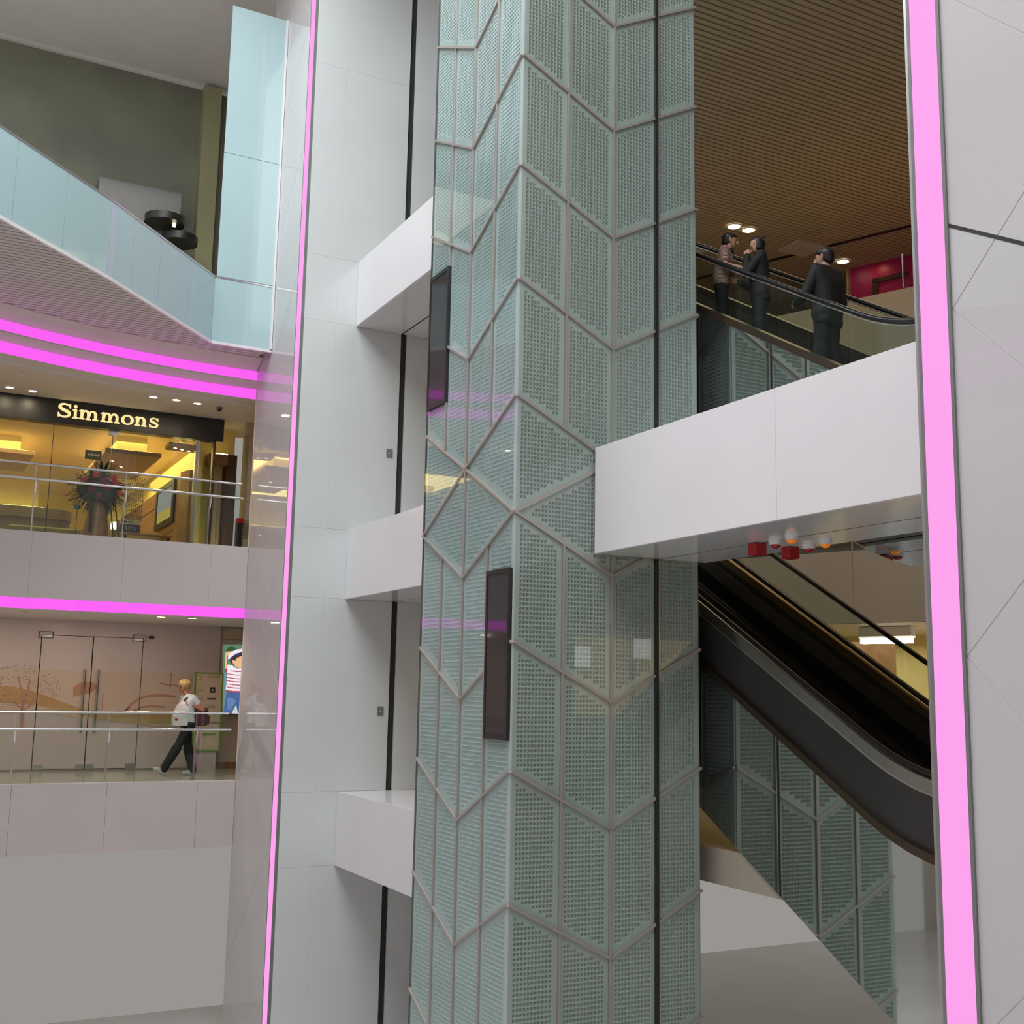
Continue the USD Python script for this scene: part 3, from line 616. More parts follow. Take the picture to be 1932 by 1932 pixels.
tray('brown ceiling tray with glowing edges above the flower stand', 3.35, 4.45, 23.9, 26.9, 4.62)
tray('brown ceiling tray with glowing edges at the far left of the mattress shop', -.4, 2.15, 25.1, 27.2, 4.62)
tray('deep ceiling tray with glowing edges at the back of the mattress shop', -.4, 3.1, 30.9, 32.7, 4.30)
tray('short ceiling tray with glowing edges beside the shop entrance', 4.45, 5.05, 23.2, 23.62, 4.74)
# fascia and letters
fa = thing('shop_fascia', 'black shop fascia above the mattress shop windows', 'shop sign', (1.5, YS, 4.9))
obj('board', MB().bbox(-4.5, 5.47, YS-.02, YS+.22, 4.90, 5.358, .006), 'black_satin', fa)
def stroke(pts, ws):                                            # brush stroke of changing width
    pts = np.array(pts, float); t = np.linspace(0, len(pts)-1, 40)
    from scipy.interpolate import CubicSpline
    c = CubicSpline(np.arange(len(pts)), pts)(t); w = np.interp(t, np.arange(len(ws)), ws)
    return so.unary_union([so.unary_union([sg.Point(a).buffer(x/2, 6), sg.Point(b).buffer(y_/2, 6)]).convex_hull for a, b, x, y_ in zip(c[:-1], c[1:], w[:-1], w[1:])])
def g_s(w, h):
    k = stroke([(w*.86, h*.80), (w*.62, h*.955), (w*.30, h*.93), (w*.16, h*.74), (w*.40, h*.56), (w*.72, h*.42), (w*.86, h*.24), (w*.66, h*.055), (w*.34, h*.05), (w*.12, h*.22)],
               [h*.06, h*.07, h*.12, h*.17, h*.19, h*.19, h*.17, h*.12, h*.07, h*.06])
    return so.unary_union([k, P([(w*.80, h*.98), (w*.90, h*.98), (w*.92, h*.70), (w*.85, h*.70)]), P([(w*.06, h*.30), (w*.14, h*.30), (w*.20, h*.02), (w*.08, h*.02)])])
def stem(x, h, w=.044, s=.026, flag=True):
    q = [rect(x, x+w, 0, h), rect(x-s, x+w+s, 0, .016), P([(x-.012, .016), (x+w+.012, .016), (x+w, .03), (x, .03)])]
    if flag: q.append(P([(x-s-.006, h-.022), (x, h-.03), (x+w, h-.03), (x+w, h), (x+w*.4, h)]))
    return so.unary_union(q)
def arch(x0, x1, h, w=.044):
    o = affinity.scale(sg.Point((x0+x1)/2, h-.075).buffer(1, 24), (x1-x0)/2, .075); cx = (x0+x1)/2
    i = affinity.scale(sg.Point(cx-.005, h-.085).buffer(1, 24), (x1-x0)/2-w+.006, .060)
    return so.unary_union([o.difference(i).intersection(rect(x0, x1, h-.10, h+.02)), rect(x1-w, x1, 0, h-.075), rect(x1-w-.026, x1+.026, 0, .016)])
XH = .178
def g_i(): return so.unary_union([stem(.03, XH), sg.Point(.05, XH+.05).buffer(.028, 12)])
def g_n(): return so.unary_union([stem(.03, XH), arch(.05, .205, XH)])
def g_m(): return so.unary_union([stem(.03, XH), arch(.05, .195, XH), arch(.175, .325, XH)])
def g_o(): return affinity.scale(sg.Point(.11, XH/2).buffer(1, 32), .115, XH/2+.006).difference(affinity.scale(sg.Point(.11, XH/2).buffer(1, 32), .066, XH/2-.012))
gl, x = [], 2.30
for g, adv in ((g_s(.26, .262), .275), (g_i(), .118), (g_m(), .395), (g_m(), .388), (g_o(), .243), (g_n(), .272), (g_s(.19, XH+.01), .2)):
    gl.append(affinity.translate(g, x, 5.025)); x += adv
LET = thing('shop_letters', 'glowing gold serif letters Simmons on the black fascia', 'shop letters', (3.3, YS-.03, 5.03))
for g in gl: obj('letter', MB().prism(g.buffer(.004), fY(YS-.02), 0, .03), 'gold', LET)
# shop windows
gw = thing('shop_window', 'frameless glass front of the mattress shop', 'shop window', (1.5, YS+.1, L3))
ge = [-4.5, -2.2, .1, 2.28, 3.36, 4.95]
for a, b in zip(ge[:-1], ge[1:]): obj('glass_pane', MB().box(a+.005, b-.005, YS+.10, YS+.112, L3+.01, 4.90), 'shop_glass', gw)
for x in ge[1:-1]: obj('joint', MB().box(x-.006, x+.006, YS+.095, YS+.117, L3+.01, 4.90), 'black_satin', gw)
obj('glass_fitting', MB().box(3.28, 3.46, YS+.08, YS+.13, 4.80, 4.9), 'steel', gw)
obj('glass_post', MB().box(4.94, 5.0, YS+.02, YS+.14, L3, 4.9), 'steel', gw); obj('glass_post', MB().box(5.28, 5.33, YS-.0, YS+.14, L3, 4.9), 'dark_wood', gw)
obj('glass_pane', MB().box(5.0, 5.28, YS+.05, YS+.062, L3, 4.9), 'shop_glass', gw)
pt = thing('entrance_portal', 'dark wood portal at the right end of the mattress shop', 'portal', (5.6, 23.6, L3))
obj('jamb', MB().box(5.72, 5.90, 23.5, 23.95, L3, 4.76), 'dark_wood', pt); obj('head', MB().box(5.34, 5.90, 23.55, 23.9, 4.55, 4.76), 'wood', pt)
obj('inner_panel', MB().box(5.44, 5.66, 23.75, 23.8, L3, 4.55), 'olive', pt); obj('head_light', MB().box(5.4, 5.72, 23.58, 23.7, 4.77, 4.79), 'warm_soft', pt)
obj('wall_over', MB().box(5.25, 5.95, 23.96, 24.0, L3, 5.358), 'yellow_wall', pt)
obj('floor_light', MB().box(5.40, 5.68, 23.2, 23.5, L3+.13, L3+.16), 'warm_soft', pt)
pr = struct('wall_pier', 'tan wall pier right of the mattress shop', 'wall', (6.5, 23, L3))
obj('face', MB().box(5.92, 9, 22.95, 23.1, L3, 5.358), 'beige_wall', pr); obj('strip', MB().box(5.90, 5.96, 22.93, 23.1, L3, 5.1), 'olive', pr)
obj('joint', MB().box(5.96, 7, 22.945, 22.95, 5.07, 5.08), 'greyink', pr); obj('joint', MB().box(5.96, 7, 22.945, 22.95, 3.72, 3.735), 'greyink', pr)
fs = thing('fire_cabinet', 'narrow dark cabinet with a red top panel on the tan pier', 'cabinet', (5.83, 22.85, L3))
obj('body', MB().bbox(5.79, 5.90, 22.8, 22.93, L3, 3.26, .006), 'black_satin', fs); obj('red_panel', MB().bbox(5.79, 5.92, 22.79, 22.93, 3.26, 3.36, .004), 'redlamp', fs)
pl_ = thing('notice_plate', 'grey lettered plate on the tan pier beside the fire cabinet', 'plate', (6.0, 22.93, 3))
obj('plate', MB().box(5.95, 6.12, 22.935, 22.948, 2.98, 3.34), 'olive', pl_)
for k in range(4): obj('line', MB().box(5.97, 6.1, 22.93, 22.936, 3.04+.07*k, 3.07+.07*k), 'greyink', pl_)
# downlights in the walkway ceiling
def downlight(lab, x, y_, z, r=.075, group=None):
    t = thing('downlight', lab, 'ceiling light', (x, y_, z), group)
    a = np.arange(20)*2*np.pi/20
    R = lambda q, zz: np.stack([x+q*np.cos(a), y_+q*np.sin(a), np.full(20, zz)], 1)
    obj('rim', MB().loft([R(r+.025, z), R(r+.025, z-.012), R(r, z-.014), R(r, z)], caps=False), 'white', t, 30)
    obj('lens', MB().cyl((x, y_, z-.011), r, .006, 20), 'warm', t)
for i, (x, y_) in enumerate(((1.415, 22.5), (1.81, 22.55), (3.84, 21.8), (4.26, 21.8), (4.67, 21.85))):
    downlight(['leftmost downlight over the mattress shop sign', 'second downlight from the left over the mattress shop sign', 'downlight above the letter n at the right of the mattress shop sign', 'middle one of the three downlights right of the gold letters', 'downlight nearest the ceiling camera right of the gold letters'][i], x, y_, 5.358, group='downlights over the mattress shop sign')
for i, (x, y_) in enumerate(((1.55, 21.25), (4.55, 21.5))):
    simple('ceiling_plate', MB().cyl((x, y_, 5.351), .07, .008, 16), 'slat', ['round grey ceiling plate above the left end of the black fascia', 'round grey ceiling plate near the downlights right of the gold letters'][i], 'ceiling plate')
cc = thing('dome_camera', 'small black dome camera on the ceiling over the black fascia end', 'security camera', (5.11, 21.95, 5.36))
obj('mount', MB().cyl((5.11, 21.95, 5.32), .06, .04, 18), 'grey', cc, 40); obj('dome', MB().ball((5.11, 21.95, 5.32), (.05, .05, .05), 2), 'black', cc, True)
for i, (x, y_) in enumerate(((4.2, 21.6), (4.75, 21.55), (1.9, 21.6))): simple('ceiling_plate', MB().cyl((x, y_, 1.244), .07, .006, 16), 'warm_soft' if i < 2 else 'redlamp', ['left recessed lamp under the pale balcony front', 'right recessed lamp under the pale balcony front', 'small red detector under the pale balcony front'][i], 'ceiling light' if i < 2 else 'detector')
# counters, tables
c1 = thing('shop_counter', 'long low grey upholstered counter at the left of the mattress shop', 'counter', (1.5, 25, L3))
obj('body', MB().prism(sg.LineString([(-2.6, 25.3), (2.55, 25.3)]).buffer(.4), fZ(0, 1), L3, 3.32), 'grey_fabric', c1, 40)
obj('top', MB().prism(sg.LineString([(-2.6, 25.3), (2.55, 25.3)]).buffer(.43), fZ(0, 1), 3.32, 3.52), mat('counter_top', (.26, .21, .18), .6), c1, 40)
obj('ledge', MB().box(-2.8, 2.7, 24.72, 24.9, 2.98, 3.01), 'beige', c1)
c2 = thing('display_bed', 'low pale bed bench behind the glass beside the flower stand', 'bed', (2.4, 24.2, L3))
obj('base', MB().bbox(1.7, 3.1, 23.7, 24.6, L3, 2.86, .02), 'grey_fabric', c2); obj('mattress', MB().bbox(1.68, 3.0, 23.68, 24.62, 2.86, 3.0, .03), 'olive', c2)
c3 = thing('bin_cabinet', 'small dark grey cabinet beside the brown flower pedestal', 'cabinet', (3.05, 24.9, L3))
obj('body', MB().bbox(3.0, 3.37, 24.85, 25.2, L3, 3.1, .01), 'grey', c3); obj('top', MB().box(2.99, 3.39, 24.83, 25.22, 3.1, 3.14), 'black_satin', c3)
tb = thing('low_table', 'brown wooden table inside the shop entrance', 'table', (4.3, 24.2, L3))
obj('top', MB().bbox(3.75, 4.75, 23.8, 24.6, 2.98, 3.03, .01), 'wood', tb)
for a in (3.82, 4.66):
    for b_ in (23.87, 24.5): obj('leg', MB().box(a, a+.05, b_, b_+.05, L3, 2.98), 'dark_wood', tb)
cd = thing('price_card', 'purple and cream sale card reading 10 percent behind the glass', 'sign card', (3.85, 23.6, 3.03))
obj('base', MB().box(3.78, 4.06, 23.85, 23.95, 3.03, 3.045), 'dark_wood', cd); obj('card', MB().box(3.72, 4.12, 23.88, 23.9, 3.045, 3.2), 'purple', cd); obj('header', MB().box(3.72, 4.12, 23.88, 23.9, 3.2, 3.29), 'paper', cd)
obj('print', MB().tm(lettering('10%', 3.82, 3.08, .075, 23.88)), 'paper', cd); obj('print', MB().box(3.75, 3.86, 23.875, 23.88, 3.225, 3.265), 'ink', cd)
obj('print', MB().box(3.88, 3.97, 23.875, 23.88, 3.225, 3.265), 'greyink', cd)
vine = thing('hanging_screen', 'screen of black leafy strings hanging inside the mattress shop', 'decoration', (4.4, 26, 3.6))
for k in range(8):
    xx = 4.18+k*.045; s_ = MB().tube([(xx, 26, 3.55), (xx, 26, 4.72-.02*k)], .004, 5)
    for j in range(9):
        z_ = 3.62+j*.118+.02*(k % 3); d_ = .03 if j % 2 else -.03
        s_.add([(xx, 26, z_), (xx+d_, 26, z_+.04), (xx+d_*.3, 26, z_+.05), (xx, 26.006, z_)], [(0, 1, 2), (0, 2, 3)])
    obj('string', s_, 'ink', vine)
ch = thing('white_box', 'small glowing white box beside the flower stand stalks', 'lamp', (3.55, 23.7, 3))
obj('shade', MB().bbox(3.53, 3.63, 23.65, 23.75, 3.05, 3.2, .01), 'white_lamp', ch); obj('foot', MB().box(3.56, 3.60, 23.68, 23.72, L3, 3.05), 'steel', ch)
bl = thing('blue_tag', 'small bright blue tag on a thin stand left of the flower pedestal', 'tag', (2.75, 22.62, L3))
obj('tag', MB().bbox(2.70, 2.80, 22.6, 22.64, 3.24, 3.32, .006), 'blue', bl); obj('stem', MB().tube([(2.75, 22.62, L3), (2.75, 22.62, 3.24)], .006, 6), 'dark_wood', bl)
# flower stand
fx, fy_ = 3.06, 22.2
fl_ = thing('flower_stand', 'tall congratulation flower stand with red flowers before the shop', 'flower stand', (fx, fy_, L3))
obj('pedestal', MB().cyl((fx-.02, fy_, L3), .26, .85, 24, .12), 'wood', fl_, 40)
obj('ribbon', MB().box(fx-.17, fx-.12, fy_-.22, fy_-.2, 2.75, 3.3), 'black_satin', fl_)
for k in range(3): obj('stalk', MB().tube([(fx+.22+.1*k, fy_-.05, L3), (fx+.12+.08*k, fy_, 3.4)], .014, 6), mat('stalk_%d' % k, (.10, .14, .03), .6), fl_)
obj('foliage_core', MB().ball((fx, fy_, 3.58), (.40, .28, .30), 3), 'leaf', fl_, True)
def leaf(base, d, L, w, droop, m_='leaf', n=7):
    d = np.array(d, float); d /= np.linalg.norm(d); sd = np.cross(d, (0, 0, 1)); sd /= (np.linalg.norm(sd)+1e-9)
    v, f = [], []
    for i in range(n):
        s_ = i/(n-1); c = np.array(base)+d*L*s_+np.array((0, 0, -droop*L*s_*s_)); ww = w*math.sin(math.pi*min(1, .12+.88*s_))*.5+.001
        v += [c-sd*ww, c+np.array((0, 0, -.12*w)), c+sd*ww]
    for i in range(n-1):
        a = 3*i; f += [(a, a+1, a+4, a+3), (a+1, a+2, a+5, a+4)]
    return MB().add(v, f)
for k in range(150):
    a, e = RNG.uniform(0, 2*np.pi), RNG.uniform(-.9, 1.1)
    d = np.array((math.cos(a)*math.cos(e), .7*math.sin(a)*math.cos(e), math.sin(e)))
    b_ = np.array((fx, fy_, 3.58))+d*np.array((.36, .25, .26))
    obj('leaf', leaf(b_, d+(0, 0, .2), RNG.uniform(.12, .26), RNG.uniform(.035, .07), RNG.uniform(.1, .9)), 'leaf', fl_)
for k in range(12):
    a = RNG.uniform(-1, 1); obj('leaf', leaf((fx+.05+.1*a, fy_, 3.85), (.8*a+.1, .3*RNG.uniform(-1, 1), 1.), RNG.uniform(.3, .48), .07, RNG.uniform(.1, .5)), 'leaf', fl_)
for dx in (-.36, -.22): obj('leaf', leaf((fx-.2, fy_-.1, 3.42), (-1, -.2, dx*.5), .42+dx*.2, .11, .2), 'leaf', fl_)
for k in range(9): obj('leaf', leaf((fx+.1+.03*k, fy_-.05, 3.42), (.15+.11*k, -.3, -.75), .32, .04, .3), 'leaf', fl_)
for k, (dx, dz, m_) in enumerate(((-.30, .08, 'flower'), (-.12, .17, 'flower'), (.24, .08, 'flower'), (.10, -.02, 'flower'), (.33, -.12, 'flower'), (-.18, -.08, 'flower2'), (0, .06, 'flower2'), (.06, .10, 'flower2'), (-.05, -.20, 'flower2'), (.2, .16, 'flower'))):
    bl_ = MB(); c = np.array((fx+dx, fy_-.30+abs(dx)*.3, 3.62+dz))
    for j in range(7):
        a = j*2*np.pi/7; bl_.ball(c+np.array((.035*math.cos(a), -.005, .035*math.sin(a))), (.03, .02, .03), 1)
    bl_.ball(c+(0, -.02, 0), (.022, .02, .022), 1); obj('flower', bl_, m_, fl_, True)
cs_ = obj('message_card', MB().bbox(2.76, 3.05, fy_-.02, fy_, 4.12, 4.29, .004), mat('card_green', (.10, .11, .06), .5), fl_)
for k in range(4): obj('print', MB().box(2.81+.055*k, 2.85+.055*k, fy_-.024, fy_-.019, 4.185, 4.225), 'sign_face', cs_)
obj('card_stick', MB().tube([(2.95, fy_+.01, 4.2), (3.02, fy_+.01, 3.6)], .008, 6), 'dark_wood', fl_)

# ================================================================== RIGHT HALL
SL = .5725
def zh(Y, zl, Yb=7.67): # handrail height
    Y = np.asarray(Y, float); q = np.clip(Y-(Yb-.6), 0, 1.2); return zl+.96+SL*q*q/2.4+SL*np.maximum(Y-(Yb+.6), 0)
def ribbon(zl, y0, y1, a, b, x0, x1, zmin=None, zmax=None):
    ys = np.unique(np.r_[y0, y1, np.linspace(y0, y1, 2), np.arange(max(y0, 7.0), min(y1, 8.4), .1)]); rings = []
    for Y in ys:
        z = float(zh(Y, zl)); za, zb = z-a, z-b
        if zmin is not None: za, zb = max(za, zmin+.01), max(zb, zmin)
        if zmax is not None: za, zb = min(za, zmax), min(zb, zmax-.01)
        rings.append(np.array([(x0, Y, zb), (x1, Y, zb), (x1, Y, za), (x0, Y, za)]))
    return MB().loft(rings)
def handrail(zl, x, y0, y1, w=.04, h=.032):
    ys = np.unique(np.r_[y0, y1, np.arange(max(y0, 7.0), min(y1, 8.5), .08)]); rings = []
    t = np.arange(12)*2*np.pi/12
    for Y in ys:
        z = float(zh(Y, zl))-.03; rings.append(np.stack([x+w*np.cos(t), np.full(12, Y), z+h*np.sin(t)], 1))
    return MB().loft(rings)
XA, XB_ = 8.13, 9.62
def escalator(lab, zl, ytop, dark):
    t = thing('escalator', lab, 'escalator', ((XA+XB_)/2, 7, zl)); y0 = 6.55
    for x, far in ((XA+.06, False), (XB_, True)):
        obj('handrail', handrail(zl, x, y0, ytop), 'rubber', t, 40)
        if dark and far:
            for nm, a_, b_, xo, mm in (('deck_band', .09, .19, -.04, 'gold_lit'), ('dark_band', .19, .28, -.03, 'black_satin'), ('balustrade_band', .28, .46, -.04, 'steel'), ('balustrade_panel', .46, .87, -.03, 'black'), ('inner_skirt', .87, 1.0, -.085, 'gold_lit')): obj(nm, ribbon(zl, y0, ytop, a_, b_, x+xo, x+.03), mm, t)
        elif dark:
            sx_ = 1 if far else -1
            obj('balustrade_band', ribbon(zl, y0, ytop, .075, .20, x-.025, x+.02), 'steel', t)
            obj('bright_line', ribbon(zl, y0, ytop, .20, .213, x-.032, x+.03), 'silver', t)
            obj('balustrade_panel', ribbon(zl, y0, ytop, .213, .70, x-.012, x+.012), mat('esc_panel_%d' % int(x*10), (.045, .044, .042), .16, spec=.6) if not far else 'black', t)
        else:
            cuts = [y0, 8.05, 9.35, 10.65, 11.95, ytop]
            obj('glass_edge', ribbon(zl, y0, ytop, .066, .078, x-.009, x+.009), 'silver', t)
            for a, b in zip(cuts[:-1], cuts[1:]): obj('glass_pane', ribbon(zl, a+.006, b-.006, .078, .64, x-.006, x+.006), 'rail_glass', t)
        obj('deck', ribbon(zl, y0, ytop, .64 if not dark else .70, .73 if not dark else .78, x-.075 if not far else x-.06, x+.05), 'bronze', t)
    obj('inner_skirt', ribbon(zl, y0, ytop, .72, .98, XA+.14, XA+.16), 'steel', t); obj('inner_skirt', ribbon(zl, y0, ytop, .74, .98, XB_-.07, XB_-.05), 'steel', t)
    zb = -3.4 if dark else None
    obj('side_cladding', ribbon(zl, y0, ytop, .73 if not dark else .78, 2.36, XA, XA+.02, zmin=zb), 'mirror', t, label='mirror polished side cladding')
    if not dark:
        obj('soffit', ribbon(zl, y0, ytop, 2.34, 2.38, XA+.02, XB_+.1), 'beige', t)
    obj('far_cladding', ribbon(zl, y0, ytop, .73, 2.36, XB_+.08, XB_+.1, zmin=zb), 'beige', t)
    if dark: obj('inner_deck', ribbon(zl, y0, ytop, .10, .165, XA+.10, XA+.13), 'gold_lit', t)
    # steps
    n = 0; Y = 6.9
    while Y < ytop-.2:
        z = step_z(Y+.2, zl)
        st = obj('step', MB().box(XA+.17, XB_-.10, Y, Y+.398, z-.06, z).box(XA+.17, XB_-.10, Y, Y+.03, z-.25, z-.06), 'step', t)
        obj('step_edge', MB().box(XA+.17, XB_-.10, Y-.003, Y+.012, z-.012, z+.003), 'step_edge', st)
        Y += .4; n += 1
def step_z(Yc, zl):
    k = math.floor((Yc-6.9)/.4); yc = 6.9+.4*k+.2
    return float(zh(yc, zl))-1.06
escalator('dark escalator rising through the lower opening below the long white bridge', L2, 14.6, True)
escalator('glass sided escalator carrying three people above the long white bridge', L3, 15.4, False)
gg = thing('sloping_balustrade', 'sloping glass guard with black handrail beyond the dark escalator', 'balustrade', (10.5, 10, L2))
obj('handrail', handrail(L2, 10.48, 7.0, 14.6, .035, .035), 'rubber', gg, 40)
for a, b in ((7.0, 8.4), (8.4, 9.95), (9.95, 11.5), (11.5, 13.05), (13.05, 14.6)): obj('glass_pane', ribbon(L2, a+.008, b-.008, .06, .95, 10.474, 10.486), 'rail_glass', gg)
obj('kerb', ribbon(L2, 7.0, 14.6, .95, 1.1, 10.40, 10.56), 'steel', gg)

# far slab edges run along a slanting line: through (14.9,15.3), direction (.36,-.93)
D = np.array((.361, -.9325)); N = np.array((.9325, .361)); Q = np.array((14.9, 15.3))
def slant(mb, a, b, o0, o1, z0, z1):
    c = Q+D*(a+b)/2+N*(o0+o1)/2
    return mb.obox((*c, (z0+z1)/2), ((*D, 0), (*N, 0), (0, 0, 1)), (abs(b-a)/2, abs(o1-o0)/2, (z1-z0)/2))
e3 = struct('slab_edge', 'beige floor edge on the far side of the escalator opening', 'floor edge', (14.9, 15.3, 1.3))
obj('fascia', slant(MB(), -12, 0, 0, .1, 1.33, 2.62), 'beige', e3); obj('fascia', slant(MB(), 0.005, 14, 0, .1, 1.33, 2.62), 'beige', e3)
obj('slab', slant(MB(), -12, 14, .1, 9, 2.3, 2.6), 'floor', e3); obj('soffit', slant(MB(), -12, 14, 0.02, 9, 1.33, 1.36), 'tan_slat', e3)
e4 = struct('slab_edge', 'beige parapet below the magenta wall', 'floor edge', (14.9, 15.3, 6))
obj('fascia', slant(MB(), -12, 0, 0, .1, 5.9, 7.25), 'beige', e4); obj('fascia', slant(MB(), 0, 14, 0, .1, 5.9, 7.25), 'beige', e4)
obj('slab', slant(MB(), -12, 14, .1, 9, 6.9, 7.2), 'floor', e4); obj('soffit', slant(MB(), -12, 14, .1, 9, 5.9, 5.95), 'beige', e4)
g3 = thing('glass_guard', 'greenish glass guard on the far floor edge under the long bridge', 'balustrade', (14.9, 15.3, 2.62))
for k in range(-6, 7):
    obj('glass_pane', slant(MB(), 1.5*k+.01, 1.5*k+1.49, .03, .042, 2.62, 3.6), 'rail_glass', g3); obj('post', slant(MB(), 1.5*k-.03, 1.5*k+.0, .03, .06, 2.62, 3.6), 'beige', g3)
obj('rail', slant(MB(), -9, 10.5, .02, .06, 3.6, 3.64), 'steel', g3)
wh = struct('wall_hall', 'dim beige walls of the hall behind the escalators', 'wall', (20, 15, 0))
obj('level_wall', slant(MB(), -12, 14, 5.5, 5.6, 2.6, 5.9), 'olive', wh)
obj('level_wall', slant(MB(), -12, 2.2, 4.2, 4.3, L2, 1.33), 'yellow_wall', wh); obj('level_wall', slant(MB(), 2.2, 14, 2.6, 2.7, L2, 1.33), 'yellow_wall', wh)
obj('pier', slant(MB(), -1.0, -.1, 1.9, 2.0, L2, 1.1), 'wood', wh)
obj('outer_wall', MB().box(23.5, 23.7, 1, 27, -2, 13), 'beige_wall', wh); obj('outer_wall', MB().box(9, 23.6, 25.5, 25.7, -2, 13), 'beige_wall', wh)
obj('outer_wall', MB().box(9.5, 23.6, .9, 1.0, -2, 13), 'beige_wall', wh)
for i in range(5): obj('lit_shopfront', MB().box(10.0+1.7*i, 11.5+1.7*i, 1.0, 1.06, -.4, 1.15), glow('hall_shop_glow_%d' % i, (1, .70, .22), .9), wh)
for i in range(6): obj('lit_panel', MB().box(10.4+1.45*i, 10.8+1.45*i, 1.06, 1.1, .35+.2*(i % 3), .75+.2*(i % 3)), 'white_lamp', wh)
# magenta wall on the floor above: corner at (19.4,19.8)
K = np.array((19.4, 19.8))
mw = struct('wall_magenta', 'magenta wall with a dark doorway on the floor above', 'wall', (19.4, 19.8, 7.2))
def onm(mb, a, b, o0, o1, z0, z1):
    c = K+D*(a+b)/2+N*(o0+o1)/2; return mb.obox((*c, (z0+z1)/2), ((*D, 0), (*N, 0), (0, 0, 1)), (abs(b-a)/2, abs(o1-o0)/2, (z1-z0)/2))
obj('face', onm(MB(), 0, 9, 0, .1, 7.2, 10.35), 'magenta', mw)
obj('return_face', MB().obox((*(K+N*2.5), 8.8), ((*N, 0), (*D, 0), (0, 0, 1)), (2.5, .05, 1.6)), 'beige_wall', mw)
df = onm(MB(), .62, .74, -.06, .0, 7.2, 9.80); onm(df, .62, 1.45, -.06, 0, 9.70, 9.80)
obj('door_frame', df, 'dark_wood', mw, label='dark door frame on the magenta wall')
disk_light('doorway_spot', (*(K+D*.75-N*.35), 10.15), .10, (1, .6, .25), 9)
# slatted ceiling of the upper hall
hc = struct('ceiling_hall', 'tan slatted ceiling above the escalators', 'ceiling', (15, 15, 10.2))
y = 6.5
while y < 25.3:
    obj('slat', MB().box(8.2, 23.4, y, y+.088, 10.2, 10.235), 'tan_slat', hc); y += .125
obj('backing', MB().box(8.0, 23.5, 1, 25.5, 10.32, 10.36), 'dark_wood', hc)
gr = np.array((17.45, 20.2)); gd = np.array((.375, -.927))
obj('groove_strip', MB().bar((*(gr-gd*6), 10.19), (*(gr+gd*9), 10.192), .10, .02), 'black_satin', hc, label='black strip for the dark groove across the slats')  # black bar laid under the slats in place of a dark groove
for i, (x, y_) in enumerate(((15.4, 19.1), (15.8, 19.1), (18.9, 19.45))):
    downlight(['left one of two bright ceiling lights above the escalator riders', 'right one of two bright ceiling lights above the escalator riders', 'bright ceiling light beside the magenta wall'][i], x, y_, 10.19, .14, group='bright ceiling lights of the upper hall')
sp = thing('ceiling_speaker', 'square pale ceiling plate with a round speaker among the slats', 'speaker', (17.5, 19.3, 10.19))
obj('plate', MB().bbox(17.1, 17.9, 18.95, 19.65, 10.15, 10.195, .005), 'plaster', sp); obj('grille', MB().cyl((17.5, 19.3, 10.143), .15, .008, 20), 'slat', sp)
ps = simple('metal_post', MB().tube([(11.2, 10.45, 5.32), (11.2, 10.45, 5.78)], .012, 8), 'silver', 'thin pale metal post at the right end of the upper hall', 'post')
# shop lamps below
for i, (a, o) in enumerate(((-.35, 1.0), (.75, 1.6))):
    t = thing('tube_light', ['left white strip lamp under the slab edge beyond the dark escalator', 'right white strip lamp under the slab edge beyond the dark escalator'][i], 'ceiling light', (*(Q+D*a+N*o), 1.1))
    obj('diffuser', slant(MB(), a, a+.95, o, o+.16, 1.02, 1.12), 'white_lamp', t); obj('housing', slant(MB(), a-.02, a+.97, o-.02, o+.18, 1.12, 1.32), 'white', t)
# red and orange fittings under the long bridge
for s_, (dx, dy) in enumerate(((0, 0), (.46, .05))):
    row = ['front', 'rear'][s_]
    t = thing('fire_lamp', 'red cube lamp under the long white bridge, %s row' % row, 'lamp', (7.29+dx, 8.75+dy, B3))
    obj('cube', MB().bbox(7.225+dx, 7.355+dx, 8.685+dy, 8.815+dy, B3-.12, B3-.005, .006), 'redlamp', t); obj('cap', MB().cyl((7.29+dx, 8.75+dy, B3-.006), .05, .007, 12), 'white', t)
    for nm, x, y_, lens, r in (('smoke_detector', 7.33, 8.53, 'redlamp', .07), ('beacon_lamp', 7.22, 8.18, 'orange', .065)):
        t = thing(nm, ('white disc detector with red lens under the long white bridge, %s row' if r > .066 else 'white beacon with orange lens under the long white bridge, %s row') % row, 'detector' if r > .066 else 'lamp', (x+dx, y_+dy, B3))
        obj('body', MB().cyl((x+dx, y_+dy, B3-.04), r*.85, .042, 18, r), 'white', t, 40); obj('lens', MB().ball((x+dx, y_+dy, B3-.04), (r*.72, r*.72, .035), 2), lens, t, True)

